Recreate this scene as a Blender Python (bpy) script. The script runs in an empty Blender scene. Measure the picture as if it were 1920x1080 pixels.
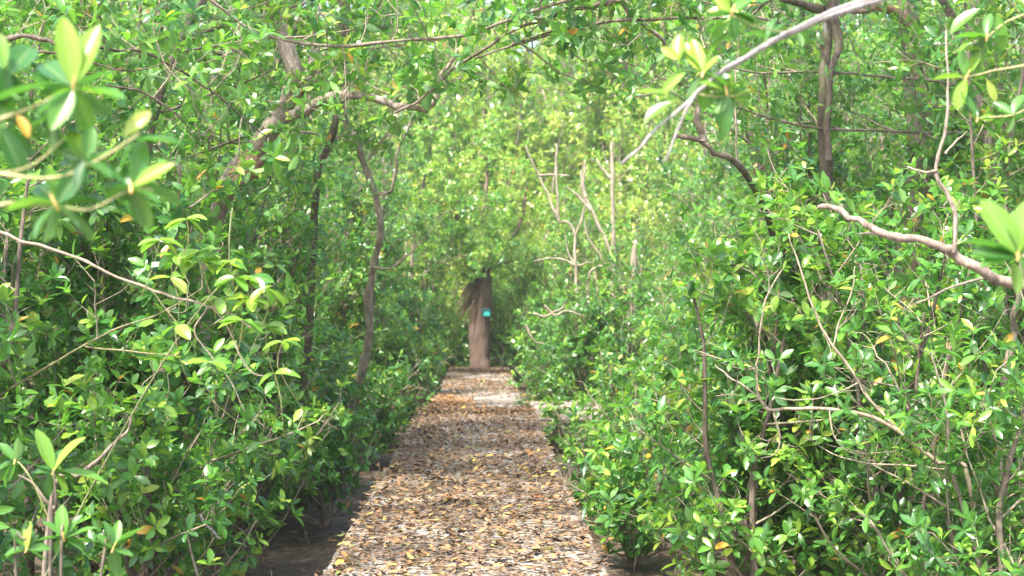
import bpy, math, random
import numpy as np
from mathutils import Matrix, Vector, Quaternion

R = math.radians
SC = bpy.context.scene
COL = SC.collection
rng = np.random.default_rng(7)
random.seed(7)

# ------------------------------------------------------------------ camera
FPX = 2637.0                                   # focal length in pixels of a 1920 wide picture
CAM = Vector((0.0, 0.0, 1.5))
yaw = math.atan((960 - 905) / FPX)
pitch = math.atan((570 - 540) / FPX)
cam_d = bpy.data.cameras.new('camera')
cam = bpy.data.objects.new('camera', cam_d)
COL.objects.link(cam)
cam.location = CAM
cam.rotation_euler = (R(90) + pitch, 0, -yaw)
cam_d.sensor_width = 36.0
cam_d.lens = FPX / 1920 * 36.0
cam_d.clip_start = 0.1
cam_d.clip_end = 2000
cam_d.dof.use_dof = True
cam_d.dof.focus_distance = 8.5
cam_d.dof.aperture_fstop = 3.2
SC.camera = cam
CR = cam.rotation_euler.to_matrix()

# ------------------------------------------------------------------ light
SUN_EL, SUN_AZ = 58.0, 215.0                   # azimuth clockwise from +Y: behind the camera, to the left
world = bpy.data.worlds.new('World')
SC.world = world
world.use_nodes = True
wn = world.node_tree
wn.nodes.clear()
sky = wn.nodes.new('ShaderNodeTexSky')
sky.sky_type = 'NISHITA'
sky.sun_disc = False
sky.sun_elevation = R(SUN_EL)
sky.sun_rotation = R(SUN_AZ)
sky.air_density = 1.0
sky.dust_density = 4.0
bg = wn.nodes.new('ShaderNodeBackground')
bg.inputs['Strength'].default_value = 0.15
wo = wn.nodes.new('ShaderNodeOutputWorld')
wn.links.new(sky.outputs[0], bg.inputs[0])
wn.links.new(bg.outputs[0], wo.inputs[0])
sun_d = bpy.data.lights.new('sun', 'SUN')
sun_d.energy = 2.7
sun_d.angle = R(2.5)
sun_d.color = (1.0, 0.96, 0.90)
sun = bpy.data.objects.new('sun', sun_d)
COL.objects.link(sun)
sd = Vector((math.sin(R(SUN_AZ)) * math.cos(R(SUN_EL)), math.cos(R(SUN_AZ)) * math.cos(R(SUN_EL)), math.sin(R(SUN_EL))))
sun.rotation_euler = sd.to_track_quat('Z', 'Y').to_euler()
SC.view_settings.view_transform = 'Standard'
SC.view_settings.look = 'None'
SC.view_settings.exposure = 2.1
SC.view_settings.gamma = 1.0
HAZE = 0.0009
SC.cycles.max_bounces = 7
SC.cycles.diffuse_bounces = 5
SC.cycles.transmission_bounces = 5


# ------------------------------------------------------------------ helpers
def P(px, py, d):
    """the point of the place that lies d metres in front of the photographer, at this spot of the 1920x1080 view"""
    v = CR @ Vector(((px - 960) / FPX * d, -(py - 540) / FPX * d, -d))
    return np.array(CAM + v)


def norm(v):
    v = np.asarray(v, float)
    return v / (np.linalg.norm(v, axis=-1, keepdims=True) + 1e-9)


def mesh_from(name, verts, tris, quads, mats, attr=None, smooth=False, matidx=None):
    me = bpy.data.meshes.new(name)
    nt, nq = len(tris), len(quads)
    me.vertices.add(len(verts))
    me.vertices.foreach_set('co', np.asarray(verts, np.float32).ravel())
    loops = np.concatenate([np.asarray(tris, np.int32).ravel(), np.asarray(quads, np.int32).ravel()]).astype(np.int32)
    me.loops.add(len(loops))
    me.loops.foreach_set('vertex_index', loops)
    me.polygons.add(nt + nq)
    starts = np.concatenate([np.arange(nt) * 3, nt * 3 + np.arange(nq) * 4]).astype(np.int32)
    me.polygons.foreach_set('loop_start', starts)
    if smooth:
        me.polygons.foreach_set('use_smooth', np.ones(nt + nq, bool))
    for m in mats:
        me.materials.append(m)
    if matidx is not None:
        me.polygons.foreach_set('material_index', np.asarray(matidx, np.int32))
    if attr is not None:
        a = me.attributes.new('leafdata', 'FLOAT_COLOR', 'POINT')
        a.data.foreach_set('color', np.asarray(attr, np.float32).ravel())
    me.update()
    me.validate()
    return me


def link(name, me, parent=None, loc=None):
    o = bpy.data.objects.new(name, me)
    COL.objects.link(o)
    if parent is not None:
        o.parent = parent
    if loc is not None:
        o.location = loc
    return o


def thing(name, label, cat, loc=(0, 0, 0), group=None):
    o = bpy.data.objects.new(name, None)
    COL.objects.link(o)
    o.location = loc
    o.empty_display_size = 0.2
    o['label'] = label
    o['category'] = cat
    if group:
        o['group'] = group
    return o


def smooth_line(pts, n=6):
    """Catmull-Rom through the control points"""
    p = np.asarray(pts, float)
    if len(p) < 3:
        t = np.linspace(0, 1, n + 1)[:, None]
        return p[0] * (1 - t) + p[-1] * t
    q = np.vstack([2 * p[0] - p[1], p, 2 * p[-1] - p[-2]])
    out = []
    for i in range(1, len(q) - 2):
        for t in np.linspace(0, 1, n, endpoint=False):
            out.append(0.5 * ((2 * q[i]) + (-q[i - 1] + q[i + 1]) * t + (2 * q[i - 1] - 5 * q[i] + 4 * q[i + 1] - q[i + 2]) * t * t
                              + (-q[i - 1] + 3 * q[i] - 3 * q[i + 1] + q[i + 2]) * t ** 3))
    out.append(p[-1])
    return np.array(out)


def wobble(pts, amp, r=rng):
    p = np.array(pts)
    k = len(p)
    w = r.normal(0, amp, (k, 3))
    w[0] = 0
    if k > 3:
        w[1:-1] = (w[:-2] + w[1:-1] * 2 + w[2:]) / 4
    return p + w


class Tubes:
    """collects tapered tubes; every one closes at its far end"""
    def __init__(self):
        self.v, self.t, self.q, self.n = [], [], [], 0

    def add(self, pts, rad, k=4, lump=0.0, r=rng):
        p = np.asarray(pts, float)
        m = len(p)
        rad = np.broadcast_to(np.asarray(rad, float), (m,)) if np.ndim(rad) else np.full(m, rad)
        tg = norm(np.gradient(p, axis=0))
        ref = np.array([0.0, 0, 1]) if abs(tg[:, 2]).mean() < 0.8 else np.array([1.0, 0.2, 0])
        u = norm(np.cross(tg, ref))
        w = np.cross(tg, u)
        a = np.arange(k) * 2 * math.pi / k
        rr = rad[:, None] * (1 + (r.normal(0, lump, (m, k)) if lump else 0))
        ring = p[:, None, :] + rr[..., None] * (np.cos(a)[None, :, None] * u[:, None, :] + np.sin(a)[None, :, None] * w[:, None, :])
        self.v.append(ring.reshape(-1, 3))
        b = self.n
        i = np.arange(m - 1)[:, None] * k
        j = np.arange(k)[None, :]
        j2 = (j + 1) % k
        q = np.stack([b + i + j, b + i + j2, b + i + k + j2, b + i + k + j], -1).reshape(-1, 4)
        self.q.append(q)
        self.v.append(p[-1:] + tg[-1:] * rad[-1])
        tip = b + m * k
        e = b + (m - 1) * k
        self.t.append(np.array([[e + x, e + (x + 1) % k, tip] for x in range(k)]))
        self.n += m * k + 1

    def twigs(self, p0, d, L, r0, r=rng):
        """many little three-sided twigs at once"""
        p0 = np.asarray(p0); n = len(p0)
        if n == 0:
            return
        d = norm(d)
        ref = np.where(np.abs(d[:, 2:3]) < 0.8, np.array([[0, 0, 1.0]]), np.array([[1.0, 0, 0]]))
        u = norm(np.cross(d, ref)); w = np.cross(d, u)
        mid = p0 + d * (L * 0.5)[:, None] + r.normal(0, 0.06, (n, 3)) * L[:, None]
        end = p0 + d * L[:, None]
        vs = []
        for c, s in ((p0, 1.0), (mid, 0.75)):
            for k in range(3):
                a = k * 2.0944
                vs.append(c + (u * math.cos(a) + w * math.sin(a)) * (r0 * s)[:, None])
        vs.append(end)
        v = np.stack(vs, 1).reshape(-1, 3)
        b = self.n + np.arange(n)[:, None] * 7
        for k in range(3):
            k2 = (k + 1) % 3
            self.q.append(np.concatenate([b + k, b + k2, b + 3 + k2, b + 3 + k], 1))
            self.t.append(np.concatenate([b + 3 + k, b + 3 + k2, b + 6], 1))
        self.v.append(v)
        self.n += n * 7

    def build(self, name, mat, parent=None, off=(0, 0, 0), smooth=True):
        if self.n == 0:
            return None
        v = np.concatenate(self.v) - np.asarray(off)
        t = np.concatenate(self.t) if self.t else np.zeros((0, 3), int)
        q = np.concatenate(self.q) if self.q else np.zeros((0, 4), int)
        return link(name, mesh_from(name, v, t, q, [mat], smooth=smooth), parent)


# ---- leaves: x along the blade, y across, z the upper face; last column = how far from the midrib
NEAR_V = np.array([[0, 0, 0, 0], [.12, .0, .0, 0], [.34, .40, .07, 1], [.34, 0, 0, 0], [.34, -.40, .07, 1],
                   [.66, .46, .06, 1], [.66, 0, -.02, 0], [.66, -.46, .06, 1], [.90, .22, -.02, 1], [.90, -.22, -.02, 1], [1.0, 0, -.07, .3]])
NEAR_T = np.array([[1, 3, 2], [1, 4, 3], [8, 6, 10], [6, 9, 10], [0, 1, 2], [0, 4, 1]])
NEAR_Q = np.array([[3, 6, 5, 2], [4, 7, 6, 3]])
NEAR_T = np.vstack([NEAR_T, [[5, 6, 8]], [[6, 7, 9]]])
FAR_V = np.array([[0, 0, 0, 0], [.38, .42, .05, .8], [.38, -.42, .05, .8], [.78, .36, .0, .8], [.78, -.36, .0, .8], [1.0, 0, -.06, .5]])
FAR_T = np.array([[0, 2, 1], [3, 4, 5]])
FAR_Q = np.array([[1, 2, 4, 3]])


def leaf_arrays(pos, d, nrm, L, W, tint, near=True, curl=None):
    tv, tt, tq = (NEAR_V, NEAR_T, NEAR_Q) if near else (FAR_V, FAR_T, FAR_Q)
    n, m = len(pos), len(tv)
    d = norm(d); s = norm(np.cross(nrm, d)); z = np.cross(d, s)
    curl = np.ones(n) if curl is None else curl
    bend = np.zeros((n, m)) - curl[:, None] * (tv[None, :, 0] ** 2) * 0.13
    v = (pos[:, None, :] + tv[None, :, 0:1] * L[:, None, None] * d[:, None, :] + tv[None, :, 1:2] * W[:, None, None] * s[:, None, :]
         + (tv[None, :, 2:3] * W[:, None, None] * 1.6 + (bend * L[:, None])[..., None]) * z[:, None, :])
    a = np.zeros((n, m, 4), np.float32)
    a[..., 0] = tint[:, None]; a[..., 1] = tv[None, :, 3]; a[..., 2] = tv[None, :, 0]; a[..., 3] = 1
    b = (np.arange(n) * m)[:, None, None]
    return v.reshape(-1, 3), (b + tt[None]).reshape(-1, 3), (b + tq[None]).reshape(-1, 4), a.reshape(-1, 4)


class Rosettes:
    def __init__(self):
        self.p, self.d, self.n, self.L, self.y = [], [], [], [], []

    def add(self, p, d, n, L, y):
        self.p.append(p); self.d.append(d); self.n.append(n); self.L.append(L); self.y.append(y)

    def leaves(self, r):
        if not self.p:
            return None
        p = np.concatenate(self.p); d = norm(np.concatenate(self.d)); n = np.concatenate(self.n).astype(int)
        L = np.concatenate(self.L); y = np.concatenate(self.y)
        idx = np.repeat(np.arange(len(p)), n)
        k = np.arange(len(idx)) - np.repeat(np.cumsum(n) - n, n)
        N = len(idx)
        ax = d[idx]
        ref = np.where(np.abs(ax[:, 2:3]) < 0.9, np.array([[0, 0, 1.0]]), np.array([[1.0, 0, 0]]))
        u = norm(np.cross(ax, ref)); w = np.cross(ax, u)
        phi = k * 2.4 + r.uniform(0, 6.28, len(p))[idx] + r.normal(0, .25, N)
        el = R(38) + (1 - k / np.maximum(n[idx], 1)) * R(45) + r.normal(0, R(11), N)
        ld = np.cos(el)[:, None] * ax + np.sin(el)[:, None] * (np.cos(phi)[:, None] * u + np.sin(phi)[:, None] * w)
        ld = norm(ld + np.array([0, 0, 0.14]) + r.normal(0, .1, (N, 3)))
        nn = ax * 0.8 + np.array([0, 0, .55]) + r.normal(0, .28, (N, 3))
        nn = norm(nn - (nn * ld).sum(1, keepdims=True) * ld)
        LL = L[idx] * r.uniform(.65, 1.15, N) * (1 - 0.35 * (k == n[idx] - 1))
        WW = LL * r.uniform(.40, .56, N) * r.uniform(.78, 1.05)
        tint = np.clip(y[idx] + r.normal(0, .13, N) + 0.16 * (k >= n[idx] - 2), 0, .92)
        old = r.random(N)
        tint = np.where(old < 0.008, 1.0, tint)
        pos = p[idx] - ax * (LL * 0.25 * (1 - k / np.maximum(n[idx], 1)))[:, None]
        return dict(pos=pos, d=ld, nrm=nn, L=LL, W=WW, tint=tint, curl=r.uniform(.2, 1.8, N))


# ------------------------------------------------------------------ materials
def new_mat(name):
    m = bpy.data.materials.new(name)
    m.use_nodes = True
    nt = m.node_tree
    nt.nodes.clear()
    out = nt.nodes.new('ShaderNodeOutputMaterial')
    return m, nt, nt.nodes, nt.links, out


def ramp(N, stops, interp='LINEAR'):
    r_ = N.new('ShaderNodeValToRGB')
    r_.color_ramp.interpolation = interp
    e = r_.color_ramp.elements
    e[0].position, e[0].color = stops[0][0], (*stops[0][1], 1)
    e[1].position, e[1].color = stops[-1][0], (*stops[-1][1], 1)
    for p, c in stops[1:-1]:
        x = e.new(p); x.color = (*c, 1)
    return r_


def leaf_material(name, stops, tstops, rough=0.30, trans=0.42, rib=(.30, .38, .12), under=(.15, .25, .085)):
    m, nt, N, Lk, out = new_mat(name)
    at = N.new('ShaderNodeAttribute'); at.attribute_name = 'leafdata'
    sep = N.new('ShaderNodeSeparateColor')
    Lk.new(at.outputs['Color'], sep.inputs[0])
    c = ramp(N, stops); t = ramp(N, tstops)
    Lk.new(sep.outputs[0], c.inputs[0]); Lk.new(sep.outputs[0], t.inputs[0])
    # paler midrib, and a paler, duller underside
    mr = N.new('ShaderNodeMapRange'); mr.inputs['From Min'].default_value = 0.0; mr.inputs['From Max'].default_value = 0.13
    mr.inputs['To Min'].default_value = 0.55; mr.inputs['To Max'].default_value = 0.0
    Lk.new(sep.outputs[1], mr.inputs['Value'])
    mx = N.new('ShaderNodeMix'); mx.data_type = 'RGBA'
    Lk.new(mr.outputs[0], mx.inputs[0]); Lk.new(c.outputs[0], mx.inputs[6]); mx.inputs[7].default_value = (*rib, 1)
    geo = N.new('ShaderNodeNewGeometry')
    bf = N.new('ShaderNodeMix'); bf.data_type = 'RGBA'
    bm = N.new('ShaderNodeMath'); bm.operation = 'MULTIPLY'; bm.inputs[1].default_value = 0.42
    Lk.new(geo.outputs['Backfacing'], bm.inputs[0]); Lk.new(bm.outputs[0], bf.inputs[0])
    Lk.new(mx.outputs[2], bf.inputs[6]); bf.inputs[7].default_value = (*under, 1)
    # faint blotches
    no = N.new('ShaderNodeTexNoise'); no.inputs['Scale'].default_value = 38; no.inputs['Detail'].default_value = 3
    hv = N.new('ShaderNodeHueSaturation'); Lk.new(bf.outputs[2], hv.inputs['Color'])
    vm = N.new('ShaderNodeMapRange'); vm.inputs['From Min'].default_value = .3; vm.inputs['From Max'].default_value = .7
    vm.inputs['To Min'].default_value = .78; vm.inputs['To Max'].default_value = 1.2
    Lk.new(no.outputs[0], vm.inputs['Value']); Lk.new(vm.outputs[0], hv.inputs['Value'])
    pr = N.new('ShaderNodeBsdfPrincipled'); pr.inputs['Roughness'].default_value = rough
    rb = N.new('ShaderNodeMapRange'); rb.inputs['To Min'].default_value = rough; rb.inputs['To Max'].default_value = min(1, rough + .3)
    Lk.new(geo.outputs['Backfacing'], rb.inputs['Value']); Lk.new(rb.outputs[0], pr.inputs['Roughness'])
    pr.inputs['Specular IOR Level'].default_value = 0.6 if trans > .2 else .12
    Lk.new(hv.outputs[0], pr.inputs['Base Color'])
    tr = N.new('ShaderNodeBsdfTranslucent'); Lk.new(t.outputs[0], tr.inputs[0])
    ms = N.new('ShaderNodeMixShader'); ms.inputs[0].default_value = trans
    Lk.new(pr.outputs[0], ms.inputs[1]); Lk.new(tr.outputs[0], ms.inputs[2]); Lk.new(ms.outputs[0], out.inputs[0])
    return m


LEAF = leaf_material('mangrove_leaf',
    [(0, (.024, .082, .028)), (.35, (.044, .148, .030)), (.62, (.090, .240, .034)), (.86, (.24, .39, .042)), (.95, (.36, .42, .08)), (1, (.60, .33, .05))],
    [(0, (.07, .24, .030)), (.35, (.125, .38, .034)), (.62, (.23, .55, .040)), (.86, (.46, .70, .05)), (.95, (.60, .66, .12)), (1, (.75, .42, .07))], trans=.36)
LITTER = leaf_material('dead_leaf',
    [(0, (.022, .013, .008)), (.3, (.078, .048, .028)), (.55, (.18, .112, .062)), (.75, (.34, .215, .11)), (.88, (.42, .18, .07)), (.95, (.60, .46, .10)), (1, (.14, .24, .05))],
    [(0, (.02, .014, .01)), (.4, (.16, .10, .05)), (.75, (.45, .28, .12)), (1, (.5, .5, .1))], rough=0.75, trans=0.12, rib=(.22, .16, .10), under=(.20, .14, .095))


def bark(name, dark, light, moss=(.10, .13, .05), scale=9.0, mossy=0.25):
    m, nt, N, Lk, out = new_mat(name)
    tc = N.new('ShaderNodeTexCoord')
    mp = N.new('ShaderNodeMapping'); mp.inputs['Scale'].default_value = (1, 1, .28)
    Lk.new(tc.outputs['Object'], mp.inputs[0])
    n1 = N.new('ShaderNodeTexNoise'); n1.inputs['Scale'].default_value = scale; n1.inputs['Detail'].default_value = 8; n1.inputs['Roughness'].default_value = .7
    n2 = N.new('ShaderNodeTexNoise'); n2.inputs['Scale'].default_value = scale * 7; n2.inputs['Detail'].default_value = 4
    n3 = N.new('ShaderNodeTexNoise'); n3.inputs['Scale'].default_value = 2.3; n3.inputs['Detail'].default_value = 3
    Lk.new(mp.outputs[0], n1.inputs[0]); Lk.new(mp.outputs[0], n2.inputs[0]); Lk.new(tc.outputs['Object'], n3.inputs[0])
    c = ramp(N, [(.3, dark), (.48, tuple((a + b) / 2 for a, b in zip(dark, light))), (.7, light)])
    Lk.new(n1.outputs[0], c.inputs[0])
    mr = N.new('ShaderNodeMapRange'); mr.inputs['From Min'].default_value = .52; mr.inputs['From Max'].default_value = .68; mr.inputs['To Max'].default_value = mossy
    Lk.new(n3.outputs[0], mr.inputs['Value'])
    mx = N.new('ShaderNodeMix'); mx.data_type = 'RGBA'; Lk.new(mr.outputs[0], mx.inputs[0]); Lk.new(c.outputs[0], mx.inputs[6]); mx.inputs[7].default_value = (*moss, 1)
    hv = N.new('ShaderNodeHueSaturation'); Lk.new(mx.outputs[2], hv.inputs['Color'])
    v2 = N.new('ShaderNodeMapRange'); v2.inputs['From Min'].default_value = .3; v2.inputs['From Max'].default_value = .7; v2.inputs['To Min'].default_value = .6; v2.inputs['To Max'].default_value = 1.3
    Lk.new(n2.outputs[0], v2.inputs['Value']); Lk.new(v2.outputs[0], hv.inputs['Value'])
    pr = N.new('ShaderNodeBsdfPrincipled'); pr.inputs['Roughness'].default_value = .85; pr.inputs['Specular IOR Level'].default_value = .2
    Lk.new(hv.outputs[0], pr.inputs['Base Color'])
    bp = N.new('ShaderNodeBump'); bp.inputs['Strength'].default_value = .6; bp.inputs['Distance'].default_value = .02
    Lk.new(n1.outputs[0], bp.inputs['Height']); Lk.new(bp.outputs[0], pr.inputs['Normal'])
    Lk.new(pr.outputs[0], out.inputs[0])
    return m


BARK = bark('grey_brown_bark', (.07, .055, .04), (.27, .22, .17))
BARK_DARK = bark('dark_bark', (.035, .027, .022), (.20, .155, .12), mossy=.4)
BARK_PALE = bark('pale_dry_bark', (.17, .135, .09), (.42, .36, .27), mossy=.25)
BARK_WHITE = bark('weathered_grey_wood', (.17, .155, .15), (.46, .43, .42), mossy=.1, scale=22)
BARK_RED = bark('reddish_brown_bark', (.14, .075, .045), (.38, .24, .16), mossy=.1)
TWIG = bark('green_twig', (.10, .11, .05), (.24, .25, .12), scale=30)
TWIG_BROWN = bark('brown_twig', (.15, .12, .08), (.40, .34, .25), scale=30, mossy=.1)
TWIG_YOUNG = bark('pale_green_shoot', (.30, .33, .12), (.48, .46, .22), scale=30, mossy=0)

# ------------------------------------------------------------------ the leaf as a part of its own
LEAF_ME = {}


def leaf_mesh(tint, curl, mat=None, wide=0.46, tag='leaf'):
    key = (round(tint * 14), round(curl * 2), round(wide * 12), tag)
    if key not in LEAF_ME:
        # a finer blade, since these leaves show large
        xs = [0, .07, .18, .34, .52, .70, .85, .95, 1.0]
        hw = [.015, .10, .27, .43, .50, .47, .33, .16, .0]
        v, a = [], []
        t_, c_, w_ = key[0] / 14, key[1] / 2, max(key[2], 1) / 12
        for x, h in zip(xs, hw):
            for j in (-1, -.5, 0, .5, 1):
                y = j * h * w_
                z = abs(j) * h * w_ * .42 - c_ * x * x * .16 + .010 * math.sin(x * 19) * abs(j)
                v.append((x, y, z)); a.append((t_, abs(j), x, 1))
        q = [(i * 5 + j, i * 5 + j + 5, i * 5 + j + 6, i * 5 + j + 1) for i in range(len(xs) - 1) for j in range(4)]
        LEAF_ME[key] = mesh_from(tag, v, np.zeros((0, 3), int), q, [mat or LEAF], a, smooth=True)
    return LEAF_ME[key]


SMALL_ME = {}


def small_leaf_mesh(tint, curl):
    key = (round(tint * 14), round(curl * 2))
    if key not in SMALL_ME:
        z = np.zeros((1, 3)); one = np.ones(1)
        v, t, q, a = leaf_arrays(z, np.array([[1., 0, 0]]), np.array([[0, 0, 1.]]), one, one, np.array([key[0] / 14]), True, np.array([key[1] / 2]))
        SMALL_ME[key] = mesh_from('leaf', v, t, q, [LEAF], a, smooth=True)
    return SMALL_ME[key]


def place_leaf(parent, base, d, nrm, L, W, tint, curl=1.0, big=False, off=(0, 0, 0), wide=.46):
    d = Vector(d).normalized(); n = Vector(nrm)
    s = n.cross(d)
    if s.length < 1e-4:
        s = Vector((1, 0, .1)).cross(d)
    s.normalize(); z = d.cross(s)
    me = leaf_mesh(tint, curl, wide=wide) if big else small_leaf_mesh(tint, curl)
    o = bpy.data.objects.new('leaf', me)
    COL.objects.link(o)
    o.parent = parent
    m = Matrix((d, s, z)).transposed()
    o.rotation_mode = 'QUATERNION'
    o.rotation_quaternion = m.to_quaternion()
    o.location = Vector(base) - Vector(off)
    o.scale = (L, L if big else W, L if big else W * 1.3)
    return o


# ------------------------------------------------------------------ growing
def side_branches(ros, tw, line, rad, r, step=.2, start=.15, L=(.5, 1.2), up=.35, leafL=.095, young=.45, out=None, tw_gap=.11, density=1.0, droop=0.0):
    """side branches along a limb, twigs along them, a rosette of leaves at the end of each twig"""
    line = np.asarray(line)
    seg = np.linalg.norm(np.diff(line, axis=0), axis=1)
    cum = np.concatenate([[0], np.cumsum(seg)])
    tot = cum[-1]
    n = max(1, int(tot * (1 - start) / step))
    for s in np.linspace(start * tot, tot, n) + r.normal(0, step * .3, n):
        s = min(max(s, 0), tot * .999)
        i = min(np.searchsorted(cum, s, 'right') - 1, len(seg) - 1)
        f = (s - cum[i]) / max(seg[i], 1e-6)
        p0 = line[i] * (1 - f) + line[i + 1] * f
        tg = norm(line[i + 1] - line[i])
        side = norm(np.cross(tg, r.normal(0, 1, 3)))
        d = norm(side + tg * r.uniform(.1, .7) + np.array([0, 0, up]) + (0 if out is None else np.asarray(out)))
        Lb = r.uniform(*L) * (1.15 - .55 * s / tot)
        m = 6
        pts = [p0]
        dd = d.copy()
        for _ in range(m - 1):
            dd = norm(dd + r.normal(0, .13, 3) + np.array([0, 0, .08 - droop]))
            pts.append(pts[-1] + dd * Lb / (m - 1))
        pts = np.array(pts)
        rb = max(.004, min(.022, .012 * Lb))
        tw.add(pts, np.linspace(rb, rb * .4, m), 4)
        # twigs
        k = max(3, int(Lb / tw_gap * density))
        tt = np.sort(r.uniform(.12, 1, k)); tt[-1] = 1
        x = tt * (m - 1)
        ii = np.minimum(x.astype(int), m - 2); ff = (x - ii)[:, None]
        q = pts[ii] * (1 - ff) + pts[ii + 1] * ff
        bd = norm(pts[ii + 1] - pts[ii])
        td = norm(bd * .6 + norm(r.normal(0, 1, (k, 3))) * .85 + np.array([0, 0, .3 - droop * 2]))
        Lt = r.uniform(.08, .30, k)
        tw.twigs(q, td, Lt, np.full(k, .0035), r)
        yb = young + r.normal(0, .09)
        end = q + td * Lt[:, None]
        ros.add(end, td, r.integers(4, 9, k), np.full(k, leafL), yb + r.normal(0, .08, k))
        h = r.random(k) < .55
        ros.add((q + td * (Lt * .55)[:, None])[h], norm(td + r.normal(0, .3, (k, 3)))[h], r.integers(2, 4, h.sum()), np.full(h.sum(), leafL), yb - .08 + r.normal(0, .05, h.sum()))


def build_foliage(root, ros, r, near=True, own=0, off=(0, 0, 0), name='foliage', keep=1.0):
    lv = ros.leaves(r)
    if lv is None:
        return
    N = len(lv['L'])
    mask = np.ones(N, bool)
    if keep < 1:
        mask &= r.random(N) < keep
    # keep the air over the walkway free to walk through
    c = lv['pos'] + lv['d'] * lv['L'][:, None] * .5
    if near:
        xc = c[:, 0]
        edge = np.where(c[:, 1] > 20, .10 + (c[:, 1] - 20) * .024 + .05, 0.0) - .04 + np.where(c[:, 1] > 20, r.uniform(-.14, .14, N), 0)
        inside = (xc > -.93 + edge) & (xc < .72 - edge) & (c[:, 2] < np.where(c[:, 1] > 30, 2.05, 2.55)) & (c[:, 1] < 34)
        low = (c[:, 2] < -.45)
        rel = c - np.array(CAM)
        tooclose = (c[:, 1] < 3.2) & (np.abs(c[:, 0]) < 1.3)
        mask &= ~inside & ~low & ~tooclose
        mask &= ~((c[:, 0] > -2.1) & (c[:, 0] < 2.1) & (c[:, 1] < 5.6) & (c[:, 2] < 3.0))
    idx = np.nonzero(mask)[0]
    if own:
        M = np.array(CR.inverted())
        cc = (c[idx] - np.array(CAM)) @ M.T
        dep = -cc[:, 2]
        sx = 960 + cc[:, 0] / np.maximum(dep, .1) * FPX; sy = 540 - cc[:, 1] / np.maximum(dep, .1) * FPX
        vis = (dep > 1) & (sx > 0) & (sx < 1920) & (sy > 0) & (sy < 1080)
        score = np.where(vis, lv['L'][idx] / np.maximum(dep, 1) ** 1.0 * (1 + r.normal(0, .12, len(idx))), -1)
        order = np.argsort(-score)[:own]
        order = order[score[order] > 0]
        for j in idx[order]:
            place_leaf(root, lv['pos'][j], lv['d'][j], lv['nrm'][j], lv['L'][j], lv['W'][j], lv['tint'][j], lv['curl'][j], off=off)
        sel = np.ones(len(idx), bool); sel[order] = False
        idx = idx[sel]
    fine = near and off[1] < 9.5
    v, t, q, a = leaf_arrays(lv['pos'][idx] - np.asarray(off), lv['d'][idx], lv['nrm'][idx], lv['L'][idx], lv['W'][idx], lv['tint'][idx], fine, lv['curl'][idx])
    o = link(name, mesh_from(name, v, t, q, [LEAF], a, smooth=fine), root)
    o['kind'] = 'stuff'
    return o


def clear_deck(line):
    """pushes a limb sideways off the walkway below head height"""
    line = np.array(line)
    for p in line:
        if p[2] < 2.6 and 0 < p[1] < 34:
            if -1.15 < p[0] < -.1: p[0] = -1.15
            elif -.1 <= p[0] < .95: p[0] = .95
    return line


def shrub_lines(base, height, spread, stems, r, lean=(0, 0)):
    lines = []
    for s in range(stems):
        a = r.uniform(0, 6.28); m = 7
        tip = np.array([math.cos(a), math.sin(a)]) * spread * r.uniform(.35, 1) + np.asarray(lean)
        h = height * r.uniform(.72, 1.05)
        t = np.linspace(0, 1, m)
        p = np.stack([base[0] + tip[0] * t ** 1.2, base[1] + tip[1] * t ** 1.2, base[2] + h * t], 1)
        p[:, :2] += np.cumsum(r.normal(0, .06 * height / 4, (m, 2)), 0) * (t[:, None] > 0)
        lines.append(smooth_line(p, 3))
    return lines


def shrub(base, height, spread, stems, label, group=None, seed=0, lean=(0, 0), leafL=.095, young=.45, own=0, near=True,
          step=.15, L=(.5, 1.2), density=1.35, name='mangrove_shrub', cat='shrub', mat=None, rad=.026, start=.04, keep=1.0, tw_gap=.10):
    r = np.random.default_rng(seed + 1000)
    root = thing(name, label, cat, tuple(base), group)
    ros, tw = Rosettes(), Tubes()
    for ln in shrub_lines(base, height, spread, stems, r, lean):
        if near:
            ln = clear_deck(ln)
        tb = Tubes()
        R0 = rad * r.uniform(.7, 1.2)
        tb.add(ln, np.linspace(R0, R0 * .3, len(ln)), 7, .06, r)
        tb.build('stem', mat or (BARK if r.random() < .6 else BARK_DARK), root, base)
        side_branches(ros, tw, ln, R0, r, step, start, L, leafL=leafL, young=young, density=density, tw_gap=tw_gap)
    t = tw.build('twigs', TWIG_BROWN, root, base)
    t['kind'] = 'stuff'
    build_foliage(root, ros, r, near, own, base, keep=keep)
    return root


def copy_tree(o, loc, rotz, sc, label=None, group=None):
    c = o.copy(); COL.objects.link(c)
    c.location = loc; c.rotation_euler = (0, 0, rotz); c.scale = sc
    if label: c['label'] = label
    if group: c['group'] = group
    for ch in list(o.children):
        d = ch.copy(); COL.objects.link(d); d.parent = c
    return c


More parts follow.
